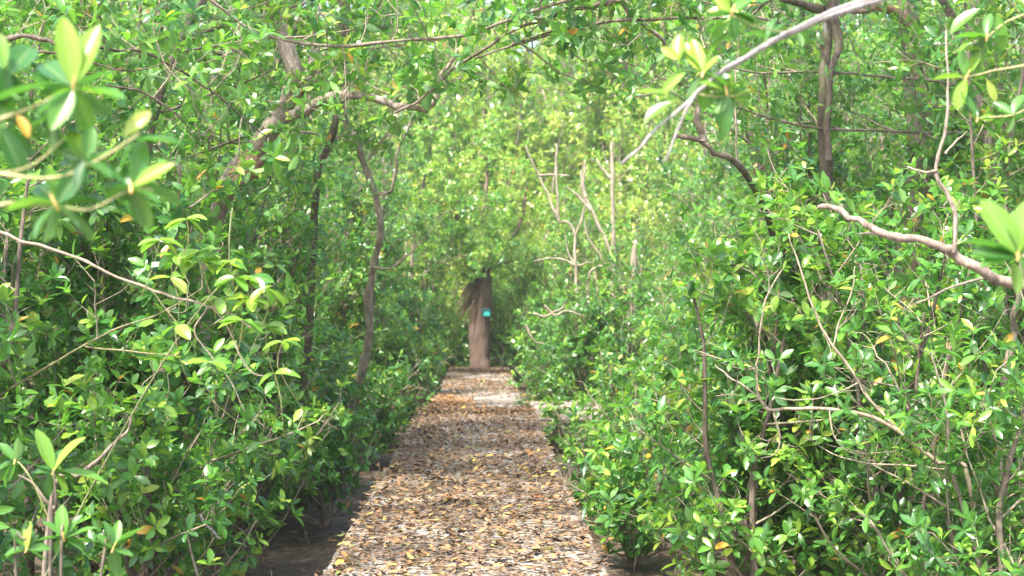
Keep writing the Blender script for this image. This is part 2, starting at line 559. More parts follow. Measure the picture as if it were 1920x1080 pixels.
# ------------------------------------------------------------------ ground
def ground_material():
    m, nt, N, Lk, out = new_mat('leafy_mud')
    tc = N.new('ShaderNodeTexCoord')
    n1 = N.new('ShaderNodeTexNoise'); n1.inputs['Scale'].default_value = .6; n1.inputs['Detail'].default_value = 6
    n2 = N.new('ShaderNodeTexVoronoi'); n2.inputs['Scale'].default_value = 14
    n3 = N.new('ShaderNodeTexNoise'); n3.inputs['Scale'].default_value = 22; n3.inputs['Detail'].default_value = 6
    for n in (n1, n2, n3): Lk.new(tc.outputs['Object'], n.inputs['Vector'])
    c = ramp(N, [(.3, (.030, .023, .016)), (.55, (.075, .055, .036)), (.75, (.15, .11, .07))]); Lk.new(n1.outputs[0], c.inputs[0])
    c2 = ramp(N, [(.0, (.03, .022, .015)), (.5, (.11, .075, .045)), (1, (.24, .17, .10))]); Lk.new(n2.outputs['Color'], c2.inputs[0])
    mx = N.new('ShaderNodeMix'); mx.data_type = 'RGBA'; mx.inputs[0].default_value = .5
    Lk.new(c.outputs[0], mx.inputs[6]); Lk.new(c2.outputs[0], mx.inputs[7])
    pr = N.new('ShaderNodeBsdfPrincipled'); pr.inputs['Roughness'].default_value = .7
    Lk.new(mx.outputs[2], pr.inputs['Base Color'])
    bp = N.new('ShaderNodeBump'); bp.inputs['Strength'].default_value = .7; bp.inputs['Distance'].default_value = .05
    Lk.new(n3.outputs[0], bp.inputs['Height']); Lk.new(bp.outputs[0], pr.inputs['Normal']); Lk.new(pr.outputs[0], out.inputs[0])
    return m


GZ = -0.62
GROUND = ground_material()
k = 90
gx = np.sign(np.linspace(-1, 1, k)) * np.abs(np.linspace(-1, 1, k)) ** 3 * 600
X, Y = np.meshgrid(gx, gx + 20)
near_w = np.exp(-((X / 60) ** 2 + ((Y - 20) / 60) ** 2))
Z = GZ + near_w * (.05 * np.sin(X * 1.3 + 2 * np.sin(Y * .7)) + .04 * np.sin(Y * 2.1 + X) + rng.normal(0, .015, X.shape))
V = np.stack([X, Y, Z], -1).reshape(-1, 3)
I = (np.arange(k - 1)[:, None] * k + np.arange(k - 1)[None]).ravel()
g = link('ground', mesh_from('ground', V, np.zeros((0, 3), int), np.stack([I, I + 1, I + k + 1, I + k], 1), [GROUND], smooth=True))
g['kind'] = 'structure'


# ------------------------------------------------------------------ walkway
def concrete():
    m, nt, N, Lk, out = new_mat('weathered_concrete')
    tc = N.new('ShaderNodeTexCoord')
    n1 = N.new('ShaderNodeTexNoise'); n1.inputs['Scale'].default_value = 1.7; n1.inputs['Detail'].default_value = 8; n1.inputs['Roughness'].default_value = .65
    n2 = N.new('ShaderNodeTexNoise'); n2.inputs['Scale'].default_value = 40; n2.inputs['Detail'].default_value = 5
    for n in (n1, n2): Lk.new(tc.outputs['Object'], n.inputs['Vector'])
    c = ramp(N, [(.28, (.08, .06, .042)), (.45, (.17, .135, .10)), (.6, (.33, .30, .255)), (.75, (.45, .42, .375))]); Lk.new(n1.outputs[0], c.inputs[0])
    hv = N.new('ShaderNodeHueSaturation'); Lk.new(c.outputs[0], hv.inputs['Color'])
    v2 = N.new('ShaderNodeMapRange'); v2.inputs['From Min'].default_value = .3; v2.inputs['From Max'].default_value = .7; v2.inputs['To Min'].default_value = .65; v2.inputs['To Max'].default_value = 1.2
    Lk.new(n2.outputs[0], v2.inputs['Value']); Lk.new(v2.outputs[0], hv.inputs['Value'])
    pr = N.new('ShaderNodeBsdfPrincipled'); pr.inputs['Roughness'].default_value = .8
    Lk.new(hv.outputs[0], pr.inputs['Base Color'])
    bp = N.new('ShaderNodeBump'); bp.inputs['Strength'].default_value = .5; bp.inputs['Distance'].default_value = .01
    Lk.new(n2.outputs[0], bp.inputs['Height']); Lk.new(bp.outputs[0], pr.inputs['Normal']); Lk.new(pr.outputs[0], out.inputs[0])
    return m


CONC = concrete()


def slab(name, x0, x1, y0, y1, z0, z1, parent=None, mat=None, r=rng, seg=10, amp=.012):
    """a slab with worn, slightly ragged edges"""
    import bmesh
    bm = bmesh.new()
    bmesh.ops.create_cube(bm, size=1)
    for v in bm.verts:
        v.co = Vector(((x0 + x1) / 2 + v.co.x * (x1 - x0), (y0 + y1) / 2 + v.co.y * (y1 - y0), (z0 + z1) / 2 + v.co.z * (z1 - z0)))
    ee = [e for e in bm.edges if abs(e.verts[0].co.y - e.verts[1].co.y) > .01]
    bmesh.ops.subdivide_edges(bm, edges=ee, cuts=seg)
    bmesh.ops.bevel(bm, geom=[e for e in bm.edges if len(e.link_faces) == 2 and e.calc_face_angle() > 1], offset=.012, segments=1, affect='EDGES')
    for v in bm.verts:
        v.co.x += r.normal(0, amp); v.co.z += r.normal(0, amp * .25)
    me = bpy.data.meshes.new(name); bm.to_mesh(me); bm.free(); me.materials.append(mat or CONC)
    return link(name, me, parent)


walk = bpy.data.objects.new('walkway', None); COL.objects.link(walk); walk['kind'] = 'structure'
XL, XR = -.88, .70
y = -4.0
ends = [-4, -1, 2, 5, 8, 11, 14, 17, 19.8]
for a, b in zip(ends[:-1], ends[1:]):
    slab('slab', XL, XR, a, b - .012, -.14, 0, walk)
# crossing platform beyond the near stretch, with a short arm that reaches out to the right
slab('slab', XL + .01, XR - .01, 19.8, 22.588, -.34, -.16, walk)
for a, b in zip([22.6, 25.4, 28.2, 31, 34], [25.4, 28.2, 31, 34, 37]):
    slab('slab', XL + .02, XR - .02, a, b - .012, -.34, -.16, walk)
for yy in (-3.8, 1, 5, 9.5, 13.8, 18, 24, 29, 33):
    for xx in (XL + .12, XR - .30):
        slab('post', xx, xx + .18, yy, yy + .18, GZ - .4, -.145 if yy < 19 else -.325, walk, amp=.004, seg=2)
arm = bpy.data.objects.new('side_platform', None); COL.objects.link(arm); arm['kind'] = 'structure'
slab('slab', XR + .06, 2.6, 19.95, 22.5, -.16, -.05, arm, seg=6)
slab('beam', 1.28, 2.55, 19.98, 20.3, -.42, -.165, arm, seg=3)
slab('post', 2.3, 2.5, 21.6, 21.8, GZ - .3, -.165, arm, seg=2, amp=.004)


def litter(name, n, x0, x1, y0, y1, z, tintf, r, L=(.04, .085), parent=None, lift=.012, clump=None):
    x = r.uniform(x0, x1, n); y_ = r.uniform(y0, y1, n)
    if clump is not None:
        kp = r.random(n) < clump(x, y_); x, y_ = x[kp], y_[kp]
    n = len(x)
    a = r.uniform(0, 6.28, n)
    d = np.stack([np.cos(a), np.sin(a), r.normal(0, .14, n)], 1)
    nn = np.stack([r.normal(0, .28, n), r.normal(0, .28, n), np.where(r.random(n) < .5, 1, -1)], 1)
    LL = r.uniform(*L, n)
    v, t, q, at = leaf_arrays(np.stack([x, y_, z + r.uniform(.004, lift, n) + .006], 1), d, nn, LL, LL * r.uniform(.32, .5, n), tintf(n, x, y_), True, r.uniform(-2.2, 2.2, n))
    v[:, 2] = np.maximum(v[:, 2], (z if np.isscalar(z) else z.min()) + .003)
    o = link(name, mesh_from(name, v, t, q, [LITTER], at), parent)
    o['kind'] = 'stuff'
    return o


def tints(n, x, y_):
    t = rng.beta(1.9, 2.0, n) * .78
    u = rng.random(n)
    t = np.where(u < .05, rng.uniform(.84, .90, n), t)
    t = np.where((u > .05) & (u < .075), rng.uniform(.93, .96, n), t)
    t = np.where(u > .985, 1.0, t)
    return t


def tints_pale(n, x, y_):
    t = rng.beta(3.2, 1.6, n) * .80
    u = rng.random(n)
    return np.where(u < .16, rng.uniform(.82, .90, n), np.where(u > .95, .95, t))


r2 = np.random.default_rng(5)
litter('leaf_litter', 19000, XL + .01, XR - .01, 3, 19.78, 0.0, tints, r2, L=(.03, .075), lift=.03, clump=lambda x, y: np.clip(.80 + .3 * np.sin(x * 5.1 + np.sin(y * 1.7) * 2) * np.sin(y * 2.3 + x * 2) + .25 * np.abs(x + .1), .25, 1))
litter('leaf_litter', 1500, XL + .01, XR - .01, 3, 12.9, 0.01, tints_pale, r2, lift=.035)  # paler and orange leaves here paint the sunlight on the near stretch
litter('leaf_litter', 900, XL + .01, XR - .01, 3, 19.7, 0.012, lambda n, x, y: rng.uniform(0, .14, n), r2, L=(.05, .10), lift=.03)
litter('leaf_litter', 1500, XL, XR, 19.1, 19.8, 0.0, tints, r2, lift=.07)
litter('leaf_litter', 1700, XL, XR - .1, 19.85, 22.5, -.16, tints, r2, clump=lambda x, y: np.clip(.9 - (x + .2) * 1.1, .06, 1))
litter('leaf_litter', 2800, XL + .03, XL + 1.0, 21.4, 25.6, -.15, lambda n, x, y: rng.uniform(.68, .91, n), r2, lift=.04, L=(.06, .10), clump=lambda x, y: np.clip(1.25 - np.abs(x + .62) * 1.9 - np.abs(y - 23.3) * .38 + rng.normal(0, .2, len(x)), 0, 1))
litter('leaf_litter', 8500, XL + .03, XR - .03, 22.3, 36.8, -.16, tints, r2, clump=lambda x, y: (.45 + .55 * (np.sin(y * .9 + 1 + x) > -.3)) * np.where((x > -.15) & (y < 25), .10, 1))
litter('leaf_litter', 260, XR + .1, 2.5, 20, 22.4, -.05, tints, r2)
litter('ground_litter', 7000, -6, 6, 4, 34, GZ + .06, tints, r2, L=(.06, .12), clump=lambda x, y: (np.abs(x) > .6) * np.clip(1.2 - np.abs(x) / 7, 0, 1))


# breathing roots that stand up out of the mud
pr_ = Tubes(); rp = np.random.default_rng(9)
n_ = 1500
xx = rp.uniform(-7, 7, n_); yy = rp.uniform(4, 30, n_); kk = (xx < XL - .08) | (xx > XR + .08)
pr_.twigs(np.stack([xx, yy, np.full(n_, GZ - .06)], 1)[kk], norm(np.stack([rp.normal(0, .15, n_), rp.normal(0, .15, n_), np.ones(n_)], 1))[kk], rp.uniform(.14, .34, n_)[kk], rp.uniform(.004, .008, n_)[kk], rp)
pr_ = pr_.build('breathing_roots', BARK_DARK); pr_['kind'] = 'stuff'


# ------------------------------------------------------------------ trunks and limbs the photograph shows
def limb(root, pts, r0, r1, mat, name='branch', off=(0, 0, 0), k=9, lump=.09, n=5, amp=.012):
    ln = wobble(smooth_line(pts, n), min(amp, max(r0, r1) * .45))
    tb = Tubes(); tb.add(ln, np.linspace(r0, r1, len(ln)) * (1 + rng.normal(0, .08, len(ln))), k, lump)
    tb.build(name, mat, root, off)
    return ln


def px_r(w, d):
    return w / 2 / FPX * d


def tree_with(name, label, cat, base, parts, mat, foliage=(), seed=1, leafL=.095, own=0, group=None, young=.45, near=True, keep=1.0, thin=.82):
    """parts: (part name, points, width px at start, width px at end, depth, material)"""
    r = np.random.default_rng(seed)
    root = thing(name, label, cat, tuple(base), group)
    ros, tw = Rosettes(), Tubes()
    for (pn, pts, w0, w1, dd, m_) in parts:
        w0, w1 = w0 * thin, w1 * thin * .8
        ln = limb(root, pts, px_r(w0, dd), px_r(w1, dd), m_ or mat, pn, base)
        for f in foliage:
            if f['on'] == 'all' or f['on'] == pn:
                kw = {k_: v_ for k_, v_ in f.items() if k_ != 'on'}
                side_branches(ros, tw, ln, .03, r, leafL=leafL, young=young, **kw)
    if tw.n:
        t = tw.build('twigs', TWIG_BROWN, root, base); t['kind'] = 'stuff'
        build_foliage(root, ros, r, near, own, base, keep=keep)
    return root


def gp(px, py, d):      # ground point straight below a spot of the view
    p = P(px, py, d); p[2] = GZ - .1; return p


SPARSE = dict(step=.32, start=.35, L=(.35, .8))

# wavy trunk left of the walkway
b = gp(648, 875, 16.4)
tree_with('mangrove_tree', 'slender crooked brown trunk standing beside the left edge of the walkway', 'tree', b,
    [('trunk', [b, P(650, 860, 16.3), P(657, 790, 16.2), P(672, 715, 16), P(690, 640, 15.8), P(692, 560, 15.6), P(703, 490, 15.4), P(713, 420, 15.2), P(698, 350, 15.1), P(672, 280, 15), P(652, 240, 15)], 26, 15, 15.6, None),
     ('branch', [P(700, 365, 15.1), P(735, 355, 14.9), P(745, 290, 14.8), P(775, 215, 14.7), P(815, 120, 14.6)], 9, 4, 15, BARK_PALE),
     ('branch', [P(655, 245, 15), P(640, 200, 15), P(650, 100, 14.8), P(655, -60, 14.7)], 16, 12, 15, BARK_DARK),
     ('branch', [P(690, 300, 15), P(725, 250, 14.9), P(760, 200, 14.8)], 8, 4, 15, BARK_PALE),
     ('branch', [P(695, 500, 15.4), P(740, 500, 15.2), P(790, 455, 15)], 6, 3, 15, None)],
    bark('mottled_bark', (.13, .10, .075), (.50, .41, .32), scale=16, mossy=.3), [dict(on='branch', step=.16, start=.1, L=(.3, .8)), dict(on='trunk', step=.5, start=.1, L=(.25, .6))], seed=11, own=120)

# grey forked trunk upper left
b = gp(360, 900, 12)
tree_with('mangrove_tree', 'thick grey forked trunk rising behind leaves at the upper left', 'tree', b,
    [('trunk', [b, P(372, 650, 11.9), P(395, 440, 11.6), P(440, 330, 11.3), P(478, 285, 11.1), P(522, 228, 11), P(548, 170, 11), P(545, 110, 11), P(520, 30, 11.1), P(500, -60, 11.2)], 46, 32, 11, None),
     ('branch', [P(522, 228, 11), P(570, 208, 10.9), P(625, 180, 10.8), P(700, 182, 10.7), P(760, 202, 10.6), P(798, 206, 10.6)], 22, 12, 10.8, None),
     ('branch', [P(798, 206, 10.6), P(818, 180, 10.5), P(826, 140, 10.5), P(860, 95, 10.4)], 13, 7, 10.5, BARK_PALE),
     ('branch', [P(470, 300, 11.1), P(458, 320, 11), P(440, 345, 11)], 46, 40, 11, BARK_RED),
     ('branch', [P(565, 170, 11), P(580, 130, 11.1), P(600, 60, 11.3), P(610, -60, 11.4)], 22, 14, 11, None)],
    bark('grey_tan_bark', (.12, .095, .075), (.40, .33, .27), scale=14), [dict(on='branch', step=.16, start=.1, L=(.3, .8)), dict(on='trunk', step=.4, start=.3, L=(.4, .8))], seed=12, own=200, leafL=.11, thin=1.05)

b = gp(560, 890, 14)
tree_with('mangrove_tree', 'brown leaning stem half hidden between the forked trunk and the crooked one', 'tree', b,
    [('trunk', [b, P(565, 800, 13.9), P(580, 600, 13.6), P(588, 400, 13.3), P(600, 310, 13.1), P(625, 250, 13), P(640, 120, 13), P(640, -50, 13)], 22, 18, 13.4, None)],
    BARK_DARK, [], seed=13)
b = gp(510, 905, 15)
tree_with('mangrove_tree', 'thin grey stem low in the shade left of the walkway', 'tree', b,
    [('trunk', [b, P(512, 820, 15), P(520, 700, 15), P(500, 560, 15), P(530, 400, 15)], 18, 12, 15, None)], BARK_DARK, [], seed=14)

# right: dark double stem
b = gp(1580, 900, 12.5)
tree_with('mangrove_tree', 'dark double stem standing upright at the upper right', 'tree', b,
    [('trunk', [b, P(1575, 760, 12.4), P(1560, 640, 12.3), P(1556, 500, 12.2), P(1554, 380, 12.1), P(1546, 260, 12), P(1545, 160, 12), P(1552, 70, 12), P(1570, -60, 12)], 26, 26, 12, BARK_DARK),
     ('stem', [P(1553, 300, 11.9), P(1553, 200, 11.85), P(1560, 130, 11.85), P(1572, 90, 11.9), P(1562, 30, 11.9), P(1540, -50, 11.9)], 13, 22, 12, BARK_DARK),
     ('branch', [P(1545, 20, 12), P(1490, 5, 11.8), P(1440, -20, 11.6)], 18, 12, 12, BARK_DARK)],
    bark('near_black_bark', (.012, .010, .009), (.11, .085, .068), mossy=.2), [], seed=15, thin=1.0)

# right: thick grey-brown trunk
b = gp(1690, 850, 14.5)
tree_with('mangrove_tree', 'thick pale brown trunk seen in gaps behind leaves at the right', 'tree', b,
    [('trunk', [b, P(1696, 760, 14.4), P(1702, 650, 14.3), P(1706, 520, 14.2), P(1715, 400, 14.1), P(1728, 300, 14), P(1722, 210, 14), P(1712, 130, 14), P(1712, 60, 14), P(1690, -60, 14)], 56, 36, 14.2, None),
     ('branch', [P(1728, 300, 14), P(1775, 290, 13.8), P(1815, 240, 13.6), P(1850, 150, 13.5), P(1900, 80, 13.4)], 20, 9, 14, BARK),
     ('branch', [P(1712, 60, 14), P(1665, 15, 13.8), P(1600, 20, 13.6), P(1540, -10, 13.5)], 20, 10, 14, BARK_RED)],
    bark('pale_pinkish_bark', (.20, .14, .10), (.45, .36, .29)), [dict(on='branch', step=.3, start=.3, L=(.3, .7))], seed=16, own=40, thin=1.08)
b = gp(1640, 905, 16)
tree_with('mangrove_tree', 'brown bent trunk low between the shrubs at the right', 'tree', b,
    [('trunk', [b, P(1635, 690, 16), P(1625, 650, 15.9), P(1590, 610, 15.8), P(1582, 540, 15.7), P(1500, 490, 15.5), P(1470, 440, 15.4), P(1440, 340, 15.3), P(1380, 180, 15.2)], 34, 14, 15.8, None)],
    BARK_DARK, [], seed=17)

# pole-like stem at the right edge
b = gp(1872, 905, 9.2)
tree_with('mangrove_sapling', 'straight thin brown stem leaning at the right edge under the thick bough', 'tree', b,
    [('trunk', [b, P(1875, 830, 9.2), P(1884, 720, 9.1), P(1896, 640, 9.1), P(1908, 560, 9), P(1925, 440, 9), P(1950, 300, 9)], 19, 15, 9.1, None)], BARK, [], seed=18)

# big bough at the right, its trunk stands just outside the view
b = np.array([3.1, 6.0, GZ])
D = 6.2
tree_with('mangrove_tree', 'tree with the thick pale bough reaching in from the right edge', 'tree', b,
    [('trunk', [b, b + [0, 0, 1.1], P(2160, 560, 6.1), P(2190, 300, 6.0), P(2200, 0, 6), P(2180, -300, 6)], 60, 34, D, None),
     ('branch', [P(2160, 560, 6.1), P(2040, 550, 6.2), P(1920, 535, D), P(1855, 518, D), P(1790, 474, D), P(1745, 456, D), P(1680, 440, D), P(1625, 424, 6.3), P(1580, 402, 6.4), P(1530, 384, 6.5)], 30, 15, D, None),
     ('branch', [P(1788, 474, D), P(1791, 405, D), P(1772, 360, D), P(1754, 320, D), P(1768, 270, D), P(1776, 220, D), P(1778, 140, 6.3), P(1772, 60, 6.4)], 12, 6, D, None),
     ('branch', [P(1757, 320, D), P(1728, 322, 6.2), P(1700, 312, 6.3)], 7, 4, D, BARK_PALE),
     ('branch', [P(1772, 288, D), P(1795, 262, D), P(1815, 245, D)], 6, 3, D, BARK_PALE),
     ('branch', [P(1690, 442, D), P(1640, 438, 6.3), P(1610, 436, 6.4)], 10, 6, D, BARK_PALE),
     ('branch', [P(1850, 520, D), P(1800, 532, 6.1), P(1745, 558, 6.0), P(1700, 575, 6.0)], 7, 3, D, None)],
    bark('thick_bough_bark', (.09, .07, .055), (.36, .29, .225), mossy=.1, scale=22), [], seed=19)  # the thick bough's own grey brown bark, finer in grain

# crossing boughs overhead
b = np.array([-3.75, 8.8, GZ])
D = 8.6
tree_with('mangrove_tree', 'tree whose slim boughs cross overhead at the top of the view', 'tree', b,
    [('trunk', [b, b + [.1, 0, 2.0], P(-150, -60, 8.7), P(-160, -250, 8.7)], 50, 34, D, None),
     ('branch', [P(-150, -60, 8.7), P(300, -40, 8.7), P(480, 60, 8.8), P(630, 86, 8.7), P(760, 74, 8.5), P(868, 66, 8.4), P(950, 40, 8.3), P(1040, 8, 8.2), P(1150, -20, 8.2)], 8, 8, D, None),
     ('branch', [P(740, 212, D), P(800, 178, D), P(855, 125, D), P(905, 95, D), P(960, 57, D), P(1010, 40, D), P(1070, 20, D), P(1140, 4, D), P(1230, -30, D)], 6, 14, D, BARK_DARK),
     ('branch', [P(890, 110, D), P(940, 92, D), P(1000, 74, D), P(1100, 46, 8.5), P(1200, 36, 8.4), P(1320, 34, 8.3), P(1400, 32, 8.2), P(1440, 0, 8.1)], 5, 8, D, None),
     ('branch', [P(960, 84, D), P(1060, 52, 8.5), P(1150, 40, 8.4), P(1230, 37, 8.4)], 5, 6, D, BARK_DARK),
     ('branch', [P(1150, -10, 8.6), P(1185, 30, 8.7), P(1225, 60, 8.8), P(1248, 90, 8.9)], 13, 10, D, BARK_PALE)],
    BARK, [dict(on='branch', step=.13, start=.10, L=(.25, .6), tw_gap=.08, up=.1)], seed=20, own=300, leafL=.10)

# left top dark branches
b = np.array([-2.9, 6.6, GZ])
D = 6.6
tree_with('mangrove_tree', 'tree whose thin dark branches arch across the upper left corner', 'tree', b,
    [('trunk', [b, b + [.0, 0, 2.2], P(-330, 0, 6.6), P(-330, -250, 6.6)], 50, 34, D, None),
     ('branch', [P(-330, 140, D), P(-60, 95, D), P(20, 72, D), P(80, 72, D), P(115, 84, D), P(200, 92, 6.8), P(280, 100, 7), P(350, 140, 7.2), P(420, 190, 7.4), P(500, 260, 7.6)], 14, 4, D, None),
     ('branch', [P(-330, 150, D), P(-60, 110, D), P(40, 98, D), P(110, 100, D), P(180, 120, 6.7), P(250, 135, 6.8), P(310, 120, 6.9)], 9, 3, D, None),
     ('branch', [P(200, 160, 6.8), P(260, 170, 6.9), P(320, 205, 7), P(360, 245, 7.1), P(400, 262, 7.2)], 6, 3, D, None)],
    BARK_DARK, [dict(on='branch', step=.16, start=.35, L=(.2, .5), up=.1)], seed=21, own=200, leafL=.095)

# dark stub branch right of centre
b = gp(1500, 905, 11.2)
tree_with('mangrove_tree', 'dark bent bough with a broken upright stub, right of the top centre', 'tree', b,
    [('trunk', [b, P(1495, 760, 11.1), P(1480, 600, 10.8), P(1450, 440, 10.2), P(1392, 315, 9.3), P(1340, 286, 9.1), P(1305, 262, 9.1), P(1268, 248, 9.1)], 22, 12, 9.3, None),
     ('branch', [P(1318, 268, 9.1), P(1314, 240, 9.1), P(1308, 205, 9.1), P(1308, 175, 9.1)], 20, 11, 9.1, BARK),
     ('branch', [P(1382, 300, 9.2), P(1380, 250, 9.2), P(1378, 130, 9.3)], 6, 4, 9.2, BARK)],
    BARK_DARK, [], seed=22)

# looping branches low right
b = gp(1850, 960, 8)
D = 8.0
tree_with('mangrove_shrub', 'bare tangle of looping branches low at the right', 'shrub', b,
    [('stem', [b, P(1815, 902, D), P(1760, 868, D), P(1700, 820, D), P(1650, 772, D), P(1600, 700, D), P(1562, 650, D), P(1535, 600, D), P(1518, 560, D), P(1500, 500, D), P(1478, 440, D)], 11, 4, D, None),
     ('branch', [P(1690, 812, D), P(1640, 782, D), P(1560, 768, D), P(1490, 766, D), P(1442, 768, D), P(1424, 742, D), P(1418, 700, D), P(1424, 640, D), P(1436, 560, D), P(1470, 500, 8.1)], 10, 4, D, None),
     ('branch', [P(1440, 768, D), P(1410, 735, D), P(1365, 705, D), P(1340, 685, 8.1)], 7, 3, D, BARK_PALE),
     ('branch', [P(1562, 650, D), P(1575, 600, D), P(1598, 545, D), P(1603, 500, D)], 5, 2.5, D, BARK_PALE),
     ('branch', [P(1612, 716, D), P(1560, 740, D), P(1500, 750, D), P(1450, 745, 8.1)], 4, 2, D, BARK_PALE),
     ('branch', [P(1450, 770, D), P(1462, 820, D), P(1455, 850, D), P(1425, 860, 8.1)], 5, 3, D, BARK_PALE),
     ('branch', [P(1555, 770, D), P(1565, 820, D), P(1600, 850, D), P(1680, 845, D)], 4, 2, D, BARK_PALE),
     ('branch', [P(1420, 690, D), P(1370, 680, D), P(1300, 655, 8.1)], 4, 2, D, None),
     ('branch', [P(1770, 880, D), P(1690, 872, D), P(1620, 868, D), P(1560, 850, 8.1), P(1510, 820, 8.1)], 5, 2, D, BARK_PALE)],
    bark('tangle_bark', (.17, .13, .085), (.42, .35, .25), mossy=.15), [dict(on='branch', step=.28, start=.2, L=(.2, .45))], seed=23, own=160, leafL=.08, keep=.8)

# left: long thin bough with drooping pale leaves
b = np.array([-2.7, 5.8, GZ])
D = 6.0
tree_with('mangrove_shrub', 'long thin pale bough with drooping light green leaves at the left', 'shrub', b,
    [('stem', [b, b + [0, 0, 1.2], P(-230, 340, D), P(-120, 395, D), P(0, 435, D), P(60, 458, D), P(120, 474, D), P(190, 505, D), P(265, 538, D), P(330, 558, D), P(395, 574, D), P(440, 592, D), P(480, 618, D)], 10, 5, D, None),
     ('branch', [P(398, 575, D), P(425, 610, D), P(450, 665, D), P(475, 700, D), P(505, 706, D)], 5, 3, D, None),
     ('branch', [P(285, 545, D), P(320, 590, D), P(370, 650, D), P(400, 660, 6.1)], 4, 2, D, TWIG),
     ('branch', [P(390, 575, D), P(365, 620, D), P(390, 660, D), P(430, 710, D), P(458, 770, D)], 4, 2, D, None)],
    bark('thin_bough_bark', (.18, .14, .10), (.42, .34, .26), mossy=.1, scale=22), [], seed=24)
b = np.array([-2.6, 6.9, GZ])
tree_with('mangrove_shrub', 'olive branch rising to the right out of the lower left thicket', 'shrub', b,
    [('stem', [b, P(-60, 800, 7), P(0, 742, 7), P(60, 706, 7), P(130, 664, 7), P(210, 620, 7), P(300, 588, 7), P(380, 540, 7.1)], 8, 4, 7, None),
     ('branch', [P(160, 650, 7), P(250, 660, 7), P(330, 668, 7)], 5, 3, 7, None)],
    bark('olive_bark', (.10, .10, .05), (.24, .22, .11)), [dict(on='stem', step=.25, start=.4, L=(.2, .5))], seed=25, own=60)
b = gp(60, 1080, 6.6)
tree_with('mangrove_shrub', 'grey bent stick leaning up through the lower left leaves', 'shrub', b,
    [('stem', [b, P(95, 948, 6.6), P(150, 890, 6.6), P(200, 845, 6.6), P(240, 808, 6.6), P(250, 780, 6.6)], 12, 7, 6.6, None),
     ('branch', [P(95, 948, 6.6), P(60, 905, 6.6), P(0, 880, 6.6)], 7, 4, 6.6, None)], BARK, [], seed=26)
b = gp(420, 1060, 8.5)
tree_with('mangrove_shrub', 'low pale twiggy stem near the bottom, left of the walkway', 'shrub', b,
    [('stem', [b, P(350, 995, 8.5), P(375, 965, 8.5), P(400, 945, 8.5)], 7, 4, 8.5, None),
     ('branch', [P(375, 965, 8.5), P(392, 990, 8.5), P(412, 1012, 8.5)], 9, 6, 8.5, BARK_WHITE),
     ], BARK_PALE, [dict(on='stem', step=.2, start=.3, L=(.2, .4))], seed=27, own=50)

# bare pale saplings right of the path, far
b = gp(1086, 720, 24)
DF = 24
tree_with('dead_sapling', 'bare pale sapling with a bent top, right of the bright gap', 'tree', b,
    [('trunk', [b, P(1084, 600, DF), P(1080, 545, DF), P(1079, 480, DF), P(1076, 435, DF), P(1062, 417, DF), P(1048, 414, DF), P(1046, 360, DF), P(1043, 310, DF), P(1044, 270, DF)], 9, 5, DF, None),
     ('branch', [P(1048, 414, DF), P(1030, 370, DF), P(1008, 325, DF), P(985, 275, DF)], 7, 4, DF, None),
     ('branch', [P(1079, 440, DF), P(1092, 405, DF), P(1096, 380, DF), P(1090, 345, DF)], 6, 4, DF, None),
     ('branch', [P(1010, 328, DF), P(1040, 328, DF), P(1066, 330, DF)], 5, 4, DF, None),
     ('branch', [P(1078, 498, DF), P(1060, 488, DF), P(1036, 484, DF), P(1002, 490, DF)], 6, 3, DF, None),
     ('branch', [P(1078, 498, DF), P(1064, 470, DF), P(1060, 440, DF)], 5, 3, DF, None),
     ('branch', [P(1078, 498, DF), P(1100, 494, DF), P(1115, 490, DF)], 5, 3, DF, None)], BARK_PALE, [], seed=28, group='bare saplings right of the bright gap')
b = gp(1098, 720, 23)
DF = 23
tree_with('dead_sapling', 'bare zigzag pale sapling beside the shrubs right of the path', 'tree', b,
    [('trunk', [b, P(1098, 600, DF), P(1102, 540, DF), P(1105, 515, DF), P(1120, 500, DF), P(1136, 496, DF), P(1118, 470, DF), P(1100, 440, DF), P(1096, 410, DF)], 7, 4, DF, None),
     ('branch', [P(1116, 505, DF), P(1120, 540, DF), P(1124, 580, DF)], 5, 4, DF, None)], BARK_PALE, [], seed=29, group='bare saplings right of the bright gap')
b = gp(1180, 720, 26)
DF = 26
tree_with('dead_tree', 'sun bleached leaning trunk with a forked top behind the bare saplings', 'tree', b,
    [('trunk', [b, P(1178, 600, DF), P(1150, 490, DF), P(1130, 440, DF), P(1112, 400, DF), P(1095, 365, DF), P(1088, 320, DF)], 12, 7, DF, None),
     ('branch', [P(1108, 395, DF), P(1085, 370, DF), P(1062, 352, DF)], 8, 4, DF, None),
     ('branch', [P(1098, 370, DF), P(1094, 345, DF), P(1098, 300, DF)], 8, 5, DF, None)], BARK_PALE, [], seed=30)
b = gp(1152, 730, 27)
tree_with('dead_tree', 'upright pale dead trunk in a sunlit gap right of centre', 'tree', b,
    [('trunk', [b, P(1152, 600, 27), P(1150, 480, 27), P(1149, 400, 27), P(1148, 310, 27), P(1146, 270, 27)], 14, 9, 27, None),
     ('branch', [P(1150, 340, 27), P(1132, 320, 27), P(1118, 300, 27)], 9, 4, 27, None)], BARK_PALE, [], seed=31)
b = gp(1186, 730, 25)
tree_with('dead_tree', 'short broad pale stump behind shrubs right of centre', 'tree', b,
    [('trunk', [b, P(1186, 600, 25), P(1187, 520, 25), P(1188, 455, 25)], 22, 18, 25, None)], BARK_PALE, [], seed=32)
b = gp(985, 700, 24)
